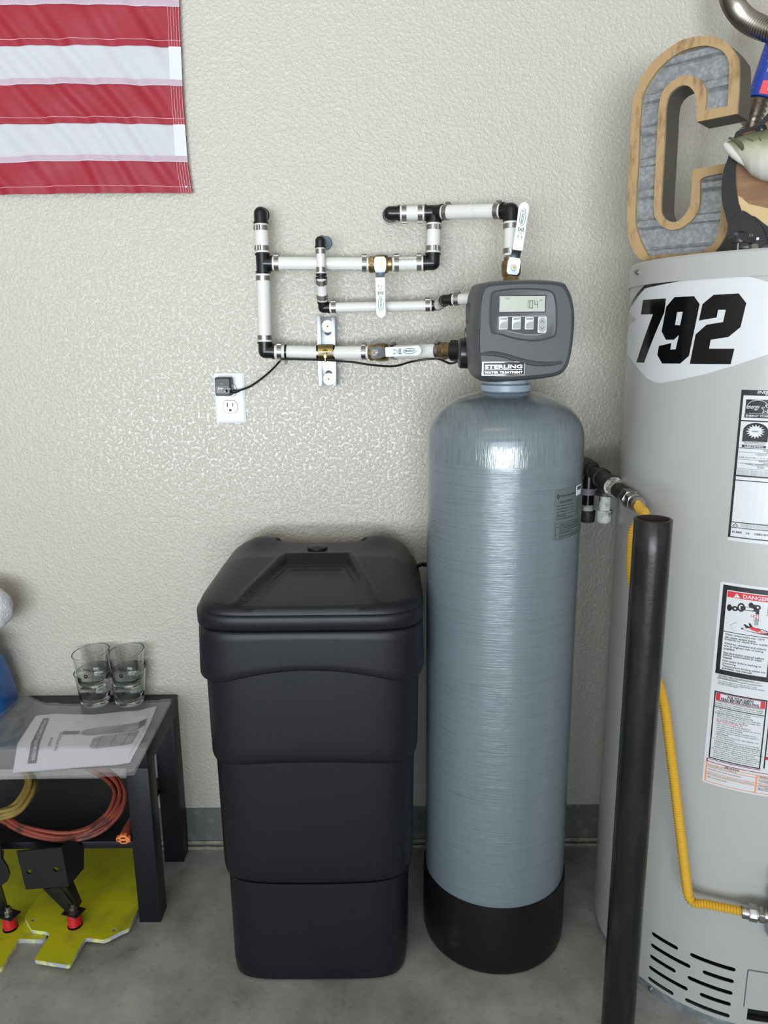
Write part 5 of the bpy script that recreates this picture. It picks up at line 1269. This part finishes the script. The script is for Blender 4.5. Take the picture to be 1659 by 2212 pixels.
root, out = corrugated([P(1617, 290, -.215), P(1624, 262, -.22), P(1637, 225, -.22), P(1650, 180, -.22), P(1672, 110, -.22), P(1690, 60, -.20), P(1700, -40, -.16)], .0160, .0032, .0085, 'labelled_connector', 'nickel', 'corrugated metal connector with blue and red printed sleeve behind the fish plaque', 'hose')
a = P(1640, 215, -.22); b = P(1662, 150, -.22); dd = (b-a).normalized()
sl = G().cyl(a, a+dd*.13, .0225, n=28); so = sl.build('sleeve', 'canblue', root)
g = G(); 
q = frame(dd)
rings = []
for s in (0.001, .024):
    rings.append([a+dd*s+(V((.35, -.94, 0)).normalized()*cos(x)+dd.cross(V((.35, -.94, 0)).normalized())*sin(x))*.0229 for x in [radians(-50+10*i) for i in range(11)]])
g.ringloft(rings, False, False, False).build('red_band', 'canred', so)
t = G()
sd = dd.cross(V((-.3, -.95, 0))).normalized(); fr0 = sd.cross(dd)
def cw(u, v, d):
    ang = v/.0225; return a+dd*(.075-u)+(V((-.25, -.96, 0)).normalized()*cos(ang)+dd.cross(V((-.25, -.96, 0)).normalized())*sin(ang))*(.0229+d)
text(t, 'Easy Fit Water Connector', cw, .004, .004, .005, .06, d=0); text(t, 'Fits 3/4 in.', cw, .004, -.006, .004, .03, d=0)
t.build('print', 'white', so, flat=True, recalc=False)
# stub pipe the second hose clips to, standing on the heater top
n0 = P(1617, 290, -.215); solo(G().cyl((n0.x, n0.y, HTOP+.001), (n0.x, n0.y, n0.z-.004), .0115, n=20), 'heater_nipple', 'galv', 'plain pipe rising from the heater top hidden behind the fish plaque', 'pipe', (n0.x, n0.y, HTOP+.001))
# ================================================================== SIDE TABLE
TXR = -.531; TYF = -.264; TH_ = .45
def build_table():
    W_ = .90; x0 = TXR-W_
    root = thing('side_table', 'black low table with thick square legs and a lower shelf', 'table', ((x0+TXR)/2, TYF/2, 0))
    G().box((x0, TYF, TH_-.05), (TXR, -.002, TH_)).build('tabletop', 'table', root, bevel=.0008)
    for x in (x0, TXR-.05):
        for y in (TYF, -.052):
            G().box((x, y, 0), (x+.05, y+.05, TH_-.0502)).build('leg', 'table', root, bevel=.0008)
    G().box((x0+.051, TYF+.003, .196), (TXR-.051, -.004, .2135)).build('shelf', 'table', root, bevel=.0006)
build_table()
# ---- glasses
def glass_parts():
    n = 44
    def rp(k, rb, rt, z0, z1, sq):    # ring, z1 slanted
        out = []
        for j in range(n):
            a = 2*pi*j/n; r = rb+(rt-rb)*k
            out.append(V((r*cos(a), r*sin(a), z0+(z1-z0)*k + k**3*.0055*cos(a-radians(40)))))
        return out
    rings = []
    H_ = .090
    for (r, z) in ((.001, .0), (.028, 0), (.0315, .0015), (.0335, .006)): rings.append([V((r*cos(2*pi*j/n), r*sin(2*pi*j/n), z)) for j in range(n)])
    for k in (.08, .2, .4, .6, .8, .93, .985, 1.): rings.append(rp(k, 0.0335, .0448, .0, H_, 0))
    for k in (1.0, .985, .93, .8, .6, .4, .3): rings.append([V((p.x*(1-.0022/.04), p.y*(1-.0022/.04), p.z)) for p in rp(k, .0335, .0448, .0, H_-.0004, 0)])
    for (r, z) in ((.0315, .019), (.027, .015), (.012, .0142), (.001, .014)): rings.append([V((r*cos(2*pi*j/n), r*sin(2*pi*j/n), z)) for j in range(n)])
    body = G().ringloft(rings, True, True).mesh('glass_body', 'glass', angle=50)
    t = G()
    def fw(cz):
        def fn(u, v, d):
            r = .0395+.0003+cz*0
            a = radians(-92)+u/r; rr = .0335+(.0448-.0335)*((.045+v)/H_)+.0004+d
            return (rr*cos(a), rr*sin(a), .045+v)
        return fn
    fn = fw(0)
    word = "JACK DANIEL'S"; n_ = len(word); wd = .041
    for i, ch in enumerate(word):
        if ch == ' ': continue
        s = (i+.5)/n_-.5; up = .0075*(1-(2*s)**2); hh = .0070*(1.25 if ch in 'JD' and i in (0, 5) else 1)*(1 if ch != "'" else .35)
        text(t, ch, lambda u, v, d: fn(u, v+.004+up, d), s*wd, 0 if ch != "'" else .004, hh, wd/n_*.86*(1 if ch not in "'I" else .35), 'C', .02, d=.0001)
    pts = [(.0052*cos(2*pi*i/24), .0052*sin(2*pi*i/24)-.003) for i in range(24)]
    t.prism(pts, [[(.0030*cos(2*pi*i/12)*.9-.0000, .0022*sin(2*pi*i/12)-.003) for i in range(12)]], fn, 0, .0002)
    text(t, 'No 7', fn, 0, -.0045, .0028, .0042, 'C', .02, d=.0002)
    pr = t.mesh('print', 'ink', flat=True, recalc=False)
    return body, pr
gb, gp = glass_parts()
for (x, y, z, lab) in ((-.722, -.047, TH_, 'left lower clear printed tumbler, holding the upper one, on the black table'), (-.6365, -.047, TH_, 'right lower clear printed tumbler, holding the upper one, on the black table'), (-.7225, -.047, TH_+.0475, 'upper clear printed tumbler nested in the left-hand lower tumbler'), (-.6370, -.047, TH_+.0475, 'upper clear printed tumbler nested in the right-hand lower tumbler')):
    r = thing('tumbler', lab, 'glass', (x, y, z+.0006), 'stacked tumblers on the table')
    place(gb, 'glass_body', r, (x, y, z+.0006)); place(gp, 'print', r, (x, y, z+.0006))
# ---- bag with manual
def bagpt(px, py, lift=0.):
    zt = TH_+.0015+lift
    p = PZ(px, py, zt)
    if p.y < TYF-.004:
        y0 = TYF-.004; k = .30       # sags past the front edge of the table
        n = V((0, -k, 1)).normalized(); q = PN(px, py, (0, y0, zt), n); return q
    return p
def build_bag():
    left = [(33,1493),(8,1530),(-30,1585),(-90,1640),(-140,1700)]
    top_ = [(33,1493),(62,1508),(100,1524),(160,1526),(240,1524),(310,1519),(372,1516)]
    bot = [(-140,1700),(-60,1690),(20,1684),(100,1682),(180,1680),(250,1677),(290,1675)]
    # grid between the top line and bottom line
    def lerp(l, k):
        f_ = k*(len(l)-1); i = min(len(l)-2, int(f_)); r_ = f_-i; return (l[i][0]+(l[i+1][0]-l[i][0])*r_, l[i][1]+(l[i+1][1]-l[i][1])*r_)
    def sheet(off, amp, seed, lam=0):
        def fn(a, b):
            t_ = lerp(top_, a); o = lerp(bot, a); px = t_[0]+(o[0]-t_[0])*b; py = t_[1]+(o[1]-t_[1])*b
            p = bagpt(px, py)
            lift = .022*max(0, (1-a*5))*(1-b)*1 if lam else .012*max(0, (1-a*5))*(1-b)
            wr = amp*abs(noise.noise(V((p.x*14, p.y*20, seed))))+amp*.7*abs(noise.noise(V((p.x*35, p.y*45, seed+3))))
            return V((p.x, p.y, p.z+off+lift+wr))
        return fn
    org = bagpt(150, 1600)
    root = thing('plastic_bag', 'clear zip bag lying on the table and drooping over its front edge', 'bag', tuple(org))
    G().grid(sheet(0, .0006, 1), 60, 36).build('bottom_film', 'bag', root, angle=180)
    G().grid(sheet(.0048, .0058, 5, 1), 70, 40).build('top_film', 'bag', root, angle=180)
    g = G()
    for k in (0, .010, .020):
        pts = []
        for i in range(9):
            b = i/8; f_ = sheet(.006, 0, 5, 1)
            q = f_(.0+k*1.4, b); pts.append(q+V((0, 0, .001)))
        g.tube(pts, .0007, 5)
    g.build('zip_strip', 'keyw', root)
    # manual
    q = [bagpt(*p) for p in [(78,1551),(305,1544)]]
    mtop = [(78,1549),(120,1545),(200,1547),(270,1540),(300,1538),(339,1528)]; mbot = [(28,1672),(90,1667),(150,1662),(200,1658),(250,1655),(281,1650)]
    mid = [(38,1610),(100,1608),(170,1605),(230,1600),(290,1592),(322,1572)]
    def mp(a, b, off=0.):
        t_ = lerp(mtop, a); m_ = lerp(mid, a); o = lerp(mbot, a)
        if b < .5: k = b*2; px, py = t_[0]+(m_[0]-t_[0])*k, t_[1]+(m_[1]-t_[1])*k
        else: k = b*2-1; px, py = m_[0]+(o[0]-m_[0])*k, m_[1]+(o[1]-m_[1])*k
        p = bagpt(px, py); return V((p.x, p.y, p.z+.0022+off))
    r2 = thing('instruction_manual', 'white stapled instruction manual with grey tank picture inside the clear bag', 'manual', tuple(mp(.5, .5)))
    g = G()
    g.grid(lambda a, b: mp(a, b, 0), 30, 30); g.grid(lambda a, b: mp(a, b, .0016), 30, 30)
    g.build('pages', 'paper', r2, angle=40)
    # text layout: page 'up' runs along -a ; u across the page runs from b=1 (left margin) to b=0
    def pg(x, y, d): # x 0..1 left-right of the page, y 0..1 bottom..top
        return mp(1-y, 1-x, .0019+d)
    k = G()
    def SG(rows, mi=0, d=.0009, nx=8):      # rows: (y, left, right) from bottom to top
        f_ = []
        for q0, q1 in zip(rows[:-1], rows[1:]):
            n_ = max(1, int(abs(q1[0]-q0[0])/.03))
            for i_ in range(n_): f_.append([q0[c]+(q1[c]-q0[c])*i_/n_ for c in range(3)])
        f_.append(list(rows[-1])); m_ = len(f_)-1
        k.grid(lambda a, b: pg(f_[round(b*m_)][1]+(f_[round(b*m_)][2]-f_[round(b*m_)][1])*a, f_[round(b*m_)][0], d), nx, m_, mi)
    def R4(x0, y0, x1, y1, mi=0, d=.0009, n=10): SG([(y0, x0, x1), (y1, x0, x1)], mi, d, n)
    R4(.13, .845, .93, .905, 0, n=24)
    SG([(.15, .60, .735), (.20, .585, .745), (.54, .60, .73), (.585, .615, .715), (.61, .64, .69)], 1); R4(.59, .075, .74, .16, 2, .0012); R4(.635, .62, .69, .72, 2)
    SG([(.14, .35, .55), (.20, .345, .56), (.45, .33, .565), (.50, .36, .53)], 1)
    for yy in (.24, .335, .44): R4(.335, yy, .56, yy+.006, 2, .0012)
    R4(.08, .065, .88, .069, 2)
    k.build('page_art', ['grey_ink', 'midgrey_ink', 'grey_ink', 'midgrey_ink'], r2, flat=True, recalc=False)
    t = G(); PT = lambda u, v, d: pg(u, v, d)
    text(t, 'Installation Instructions and Owners Manual', PT, .18, .858, .032, .70, d=.0016, bold=.02, mi=0)
    text(t, '9000 Series', PT, .43, .765, .022, .15, d=.0014, mi=1, bold=.01); text(t, 'Water Softening System', PT, .33, .715, .026, .34, d=.0014, mi=1, bold=.01)
    for i in range(3): text(t, ['Sterling Water Treatment', 'Proper installation and service', 'keep this manual for reference'][i], PT, .42, .002-.026*i*.0+.03-.02*i+.0, .012, .3, d=.0014, mi=1)
    for i in range(9): text(t, 'Lorem water hardness settings table', PT, .05+.004*i, .12+.028*i, .009, .22, d=.0003, mi=1) if 0 else None
    t.build('page_print', ['vinyl', 'grey_ink'], r2, flat=True, recalc=False)
build_bag()
# ---- cords on the shelf
def build_cords():
    pn = V((0, -.55, 1)).normalized(); p0 = V((0, -.255, .222))
    def on(px, py, l=0.): return PN(px, py, p0, pn)+pn*l
    base = [(-60,1700),(-40,1745),(10,1775),(60,1800),(140,1815),(205,1800),(250,1765),(268,1725),(262,1695),(230,1665),(170,1640),(100,1625),(20,1630),(-40,1655)]
    ctr = (110, 1720); loops = []
    rnd = random.Random(3)
    pts = []
    for k in range(9):
        s = .86+.19*rnd.random(); ox = rnd.uniform(-5, 5); oy = rnd.uniform(-4, 7); ph = rnd.random()*6
        for i, (a, b) in enumerate(base):
            w_ = 3.2*sin(i*1.3+ph)
            pts.append(on(ctr[0]+(a-ctr[0])*s+ox+w_*.4, ctr[1]+(b-ctr[1])*s+oy+w_, .004+.0055*abs(sin(i*.7+ph))+.0035*(k % 3)))
    root = thing('orange_cord', 'coiled dirty orange extension cord lying on the table shelf', 'extension cord', tuple(on(140, 1810)))
    path = smooth(pts, 5, False)
    end = [on(240, 1690, .012), on(283, 1735, .004), on(283, 1770, .004), on(276, 1790, .006)]
    G().tube(path, .0048, 8).build('cord', 'orange', root, angle=80)
    a = P(279, 1783, -.235); b = P(267, 1812, -.275); d = (b-a).normalized()
    G().tube([a-d*.02+V((0, .01, .0)), a, a.lerp(b, .5), b], lambda i: (.0055, .009, .0115, .0125)[i], 14).build('plug_grip', 'orange', root)
    q = frame(d); f3 = [(-.012, -.006), (-.006, -.0125), (.006, -.0125), (.009, -.009), (.015, -.007), (.015, .004), (.009, .007), (.007, .012), (-.006, .012), (-.009, .007), (-.015, .005), (-.0165, 0), (-.0155, -.006)]
    fn = lambda u, v, dd: b+q @ V((u, v, dd))
    G().prism(f3, [], fn, -.006, .003).build('connector_face', 'connector', root, bevel=.0008)
    k = G(); 
    for (x0, y0, x1, y1) in ((-.005, .003, .005, .0068), (-.005, -.0075, .005, -.0035)): k.prism([(x0, y0), (x1, y0), (x1, y1), (x0, y1)], [], fn, .003, .0034)
    k.prism([(-.0115+.0024*cos(2*pi*i/12), .0024*sin(2*pi*i/12)) for i in range(12)], [], fn, .003, .0034); k.build('sockets', 'slot', root, flat=True)
    # tan cord
    base = [(-70,1690),(-70,1740),(-40,1780),(10,1775),(50,1760),(78,1720),(80,1690),(60,1665),(20,1655),(-30,1660)]; ctr = (5, 1715); pts = []
    for k in range(7):
        s = .72+.26*rnd.random(); ox = rnd.uniform(-7, 5); oy = rnd.uniform(-6, 7); ph = rnd.random()*6
        for i, (a_, b_) in enumerate(base):
            pts.append(on(ctr[0]+(a_-ctr[0])*s+ox, ctr[1]+(b_-ctr[1])*s+oy, .018+.006*abs(sin(i*.9+ph))+.005*(k % 4)))
    r2 = thing('tan_cord', 'coil of tan cord at the left end of the table shelf', 'cord', tuple(on(40, 1760)))
    G().tube(smooth(pts, 5, False), .0058, 8).build('cord', 'tan', r2, angle=80)
build_cords()
# ================================================================== YELLOW PLATES WITH SPRING BRACKETS
def Z2(a, b): return (a/3.858, 1640+b/3.858)
def rounded(pts, r, n=4):
    out = []; L_ = len(pts)
    for i in range(L_):
        p = V(pts[i]); a = V(pts[i-1]); b = V(pts[(i+1) % L_]); da = (a-p); db = (b-p); k = min(r, da.length*.4, db.length*.4)
        s = p+da.normalized()*k; e = p+db.normalized()*k
        for j in range(n+1):
            t = j/n; out.append(tuple((s*(1-t)**2+p*2*t*(1-t)+e*t*t)))
    return out
def build_plates():
    def plate(pts, z1, th, name, lab, holes=(), r=.006):
        poly = [tuple(PZ(*Z2(*p), z1).xy) for p in pts]; poly = rounded(poly, r, 3)
        hs = []
        for h in holes:
            c = PZ(*Z2(*h), z1); hs.append([(c.x+.0055*cos(pi/2*i+.3), c.y+.0055*sin(pi/2*i+.3)) for i in range(4)])
        fn = lambda u, v, d: (u, v, d)
        cx = sum(p[0] for p in poly)/len(poly); cy = sum(p[1] for p in poly)/len(poly)
        root = thing(name, lab, 'bracket plate', (cx, cy, z1-th))
        G().prism(poly, hs, fn, z1-th, z1, 0, 1).build('plate', ['yplate', 'yedge'], root, flat=True)
        return root
    right = plate([(1098,640),(1110,800),(1155,1240),(1072,1410),(1018,1432),(872,1506),(712,1488),(578,1718),(283,1672),(412,1468),(400,1440),(262,1422),(203,1315),(350,1090),(420,640)], .021, .0095, 'spring_plate', 'yellow steel plate with notched tongue, right one, on the floor under the table', [(278,1340),(950,1425)])
    left = plate([(30,830),(-40,700),(-300,700),(-500,1100),(-420,1500),(-300,1740),(0,1740),(22,1722),(150,1505),(168,1497),(345,1503),(385,1478),(420,1380),(350,1090),(300,800),(200,650),(40,700)], .0105, .0105, 'spring_plate', 'yellow steel plate partly out of frame, left one, with a greyed tongue', [])
    def hardware(root, sx, sy, z, bright):
        c = PZ(*Z2(sx, sy), z); c.y += .010
        H_ = .034; R_ = .0130
        n = 7*16; pts = [c+V((R_*cos(2*pi*i/16), R_*sin(2*pi*i/16), .002+(H_-.004)*i/n)) for i in range(n+1)]
        G().tube(pts, .0020, 7).build('spring', 'spring', root, angle=80)
        G().cyl(c, c+V((0, 0, H_)), .0062, n=14).build('bolt_shaft', 'bolt', root)
        G().cyl(c+V((0, 0, -.0005)), c+V((0, 0, .0015)), .0165, n=24).build('spring_hole', 'slot', root)
        t = c+V((0, 0, H_))
        rot = Matrix.Translation(t) @ Matrix.Rotation(radians(-18), 4, 'Z')
        G().box((-.022, -.015, 0), (.020, .017, .0035), mtx=rot).build('tab', 'bracket', root, bevel=.001)
        G().cyl(t+V((0, 0, .0035)), t+V((0, 0, .0055)), .0125, n=20).build('washer', 'bolt' if not bright else 'steel', root)
        G().cyl(t+V((0, 0, .0055)), t+V((0, 0, .0165)), .0098, n=6).build('nut', 'bolt' if not bright else 'steel', root, bevel=.0008)
        G().cyl(t+V((0, 0, .0165)), t+V((0, 0, .0235)), .0062, .0055, n=14).build('bolt_end', 'bolt' if not bright else 'steel', root)
        return c, t
    c, t = hardware(right, 612, 1412, .021, False)
    cl, tl = hardware(left, 70, 1435, .0105, True)
    # upright bracket, right
    y0 = -.315
    fz = lambda a, b, y=y0: P(*Z2(a, b), y)
    q = [fz(138, 772), fz(512, 737), fz(575, 1060), fz(215, 1087)]
    def face(u, v, d): # plane through the four points (x,z) at y0
        return (u, y0-d, v)
    def circ(a, b, r): p = fz(a, b); return [(p.x+r*cos(2*pi*i/14), p.z+r*sin(2*pi*i/14)) for i in range(14)]
    G().prism([(p.x, p.z) for p in q], [circ(243, 940, .0058), circ(465, 918, .0058)], face, -.005, 0).build('bracket_face', 'bracket', right, bevel=0)
    # side flange running back
    a, b = q[1], q[2]; bk = V((.022, .055, 0))
    g = G(); cor = [a, a+bk*.45, a+bk+V((.004, 0, -.035)), b+bk*.8+V((.0, 0, .012)), b]
    nn = V((.005, -.002, 0)); 
    g.add(cor+[p-nn for p in cor], [(0, 1, 2, 3, 4), (9, 8, 7, 6, 5)]+[(i, (i+1) % 5, 5+(i+1) % 5, 5+i) for i in range(5)]); g.build('bracket_flange', 'bracket', right)
    # gusset arm down to the tab
    m0 = fz(360, 1085); m1 = fz(545, 1065); e = t+V((-.012, -.006, .004)); e2 = t+V((.000, .010, .004))
    g = G(); th = V((0, .006, 0)); cor = [m0, m1, e2+V((.003, 0, 0)), e]
    g.add(cor+[p+th for p in cor], [(0, 1, 2, 3), (7, 6, 5, 4)]+[(i, (i+1) % 4, 4+(i+1) % 4, 4+i) for i in range(4)]); g.build('gusset', 'bracket', right)
    m2 = fz(490, 1080); g = G(); cor = [m2, m2+V((.0, .05, .0)), e2+V((.002, .02, 0)), e2+V((0, -.008, 0))]; th = V((.006, 0, 0))
    g.add(cor+[p+th for p in cor], [(0, 1, 2, 3), (7, 6, 5, 4)]+[(i, (i+1) % 4, 4+(i+1) % 4, 4+i) for i in range(4)]); g.build('gusset', 'bracket', right)
    # left bracket (only its right end is in view)
    pts = [(-260,760),(0,700),(10,820),(60,900),(80,965),(60,1020),(5,1055),(-200,1075)]
    G().prism([(fz(*p).x, fz(*p).z) for p in pts], [], face, -.005, 0).build('bracket_face', 'bracket', left)
    m0 = fz(-80, 1065); m1 = fz(0, 1050); e = tl+V((-.014, -.006, .004)); e2 = tl+V((-.006, .008, .004)); cor = [m0, m1, e2, e]; th = V((0, .006, 0)); g = G()
    g.add(cor+[p+th for p in cor], [(0, 1, 2, 3), (7, 6, 5, 4)]+[(i, (i+1) % 4, 4+(i+1) % 4, 4+i) for i in range(4)]); g.build('gusset', 'bracket', left)
build_plates()
# ================================================================== THINGS AT THE LEFT EDGE OF THE TABLE
def build_left():
    z0 = TH_+.002
    # blue plastic container with translucent shoulder
    cx = P(30, 1480, -.12).x-.108; cy = -.085
    root = thing('blue_container', 'blue plastic container with a frosted cap at the left end of the table', 'container', (cx, cy, z0))
    def ring(hw, hd, z): return [V((cx+(abs(cos(a))**.5)*(1 if cos(a) > 0 else -1)*hw, cy+(abs(sin(a))**.5)*(1 if sin(a) > 0 else -1)*hd, z)) for a in [2*pi*j/40+.01 for j in range(40)]]
    g = G().ringloft([ring(.070, .060, z0), ring(.078, .066, z0+.01), ring(.075, .064, z0+.05), ring(.067, .060, z0+.09), ring(.058, .054, z0+.125), ring(.050, .045, z0+.14)], True, True); g.build('body', 'bluebag', root, angle=50)
    g = G().lathe([(.040, .138), (.042, .145), (.042, .165), (.034, .178), (.02, .182), (.001, .182)], 32, Matrix.Translation((cx+.012, cy, z0)), True, False); g.build('cap', 'frost', root, angle=40)
    # towel lying on top
    r2 = thing('terry_cloth', 'bunched white terry cloth on top of the blue container', 'towel', (cx-.02, cy, z0+.184))
    xr = P(17, 1310, -.10).x; zc = P(17, 1310, cy).z; R_ = .075; ctr = V((xr-R_, cy, zc-.005)); rings = []
    for i in range(25):
        ph = -pi/2+pi*i/24; row = []
        for j in range(48):
            a = 2*pi*j/48; d = V((cos(ph)*cos(a), cos(ph)*sin(a), sin(ph)))
            k = 1+.10*noise.noise(d*1.8+V((3, 1, 2)))+.05*noise.noise(d*5)+.018*noise.noise(d*24)
            row.append(ctr+V((d.x*R_, d.y*.055, d.z*.062))*k)
        rings.append(row)
    G().ringloft(rings, True, True).build('cloth', 'towel', r2, angle=180)
    # neck of the sprayer head holding it up
    G().cyl((cx+.0, cy, z0+.17), (cx+.0, cy, ctr.z-.04), .02, n=20).build('neck', 'frost', root)
M['frost'] = mat('frosted_plastic', (.48, .52, .55), .4)
M['nickel'] = mat('satin_nickel', (.42, .39, .34), .3, 1.)
for o in bpy.data.objects:
    if o.type == 'MESH' and o.name.split('.')[0] == 'hose' and o.data.materials and o.data.materials[0] is None: pass
build_left()
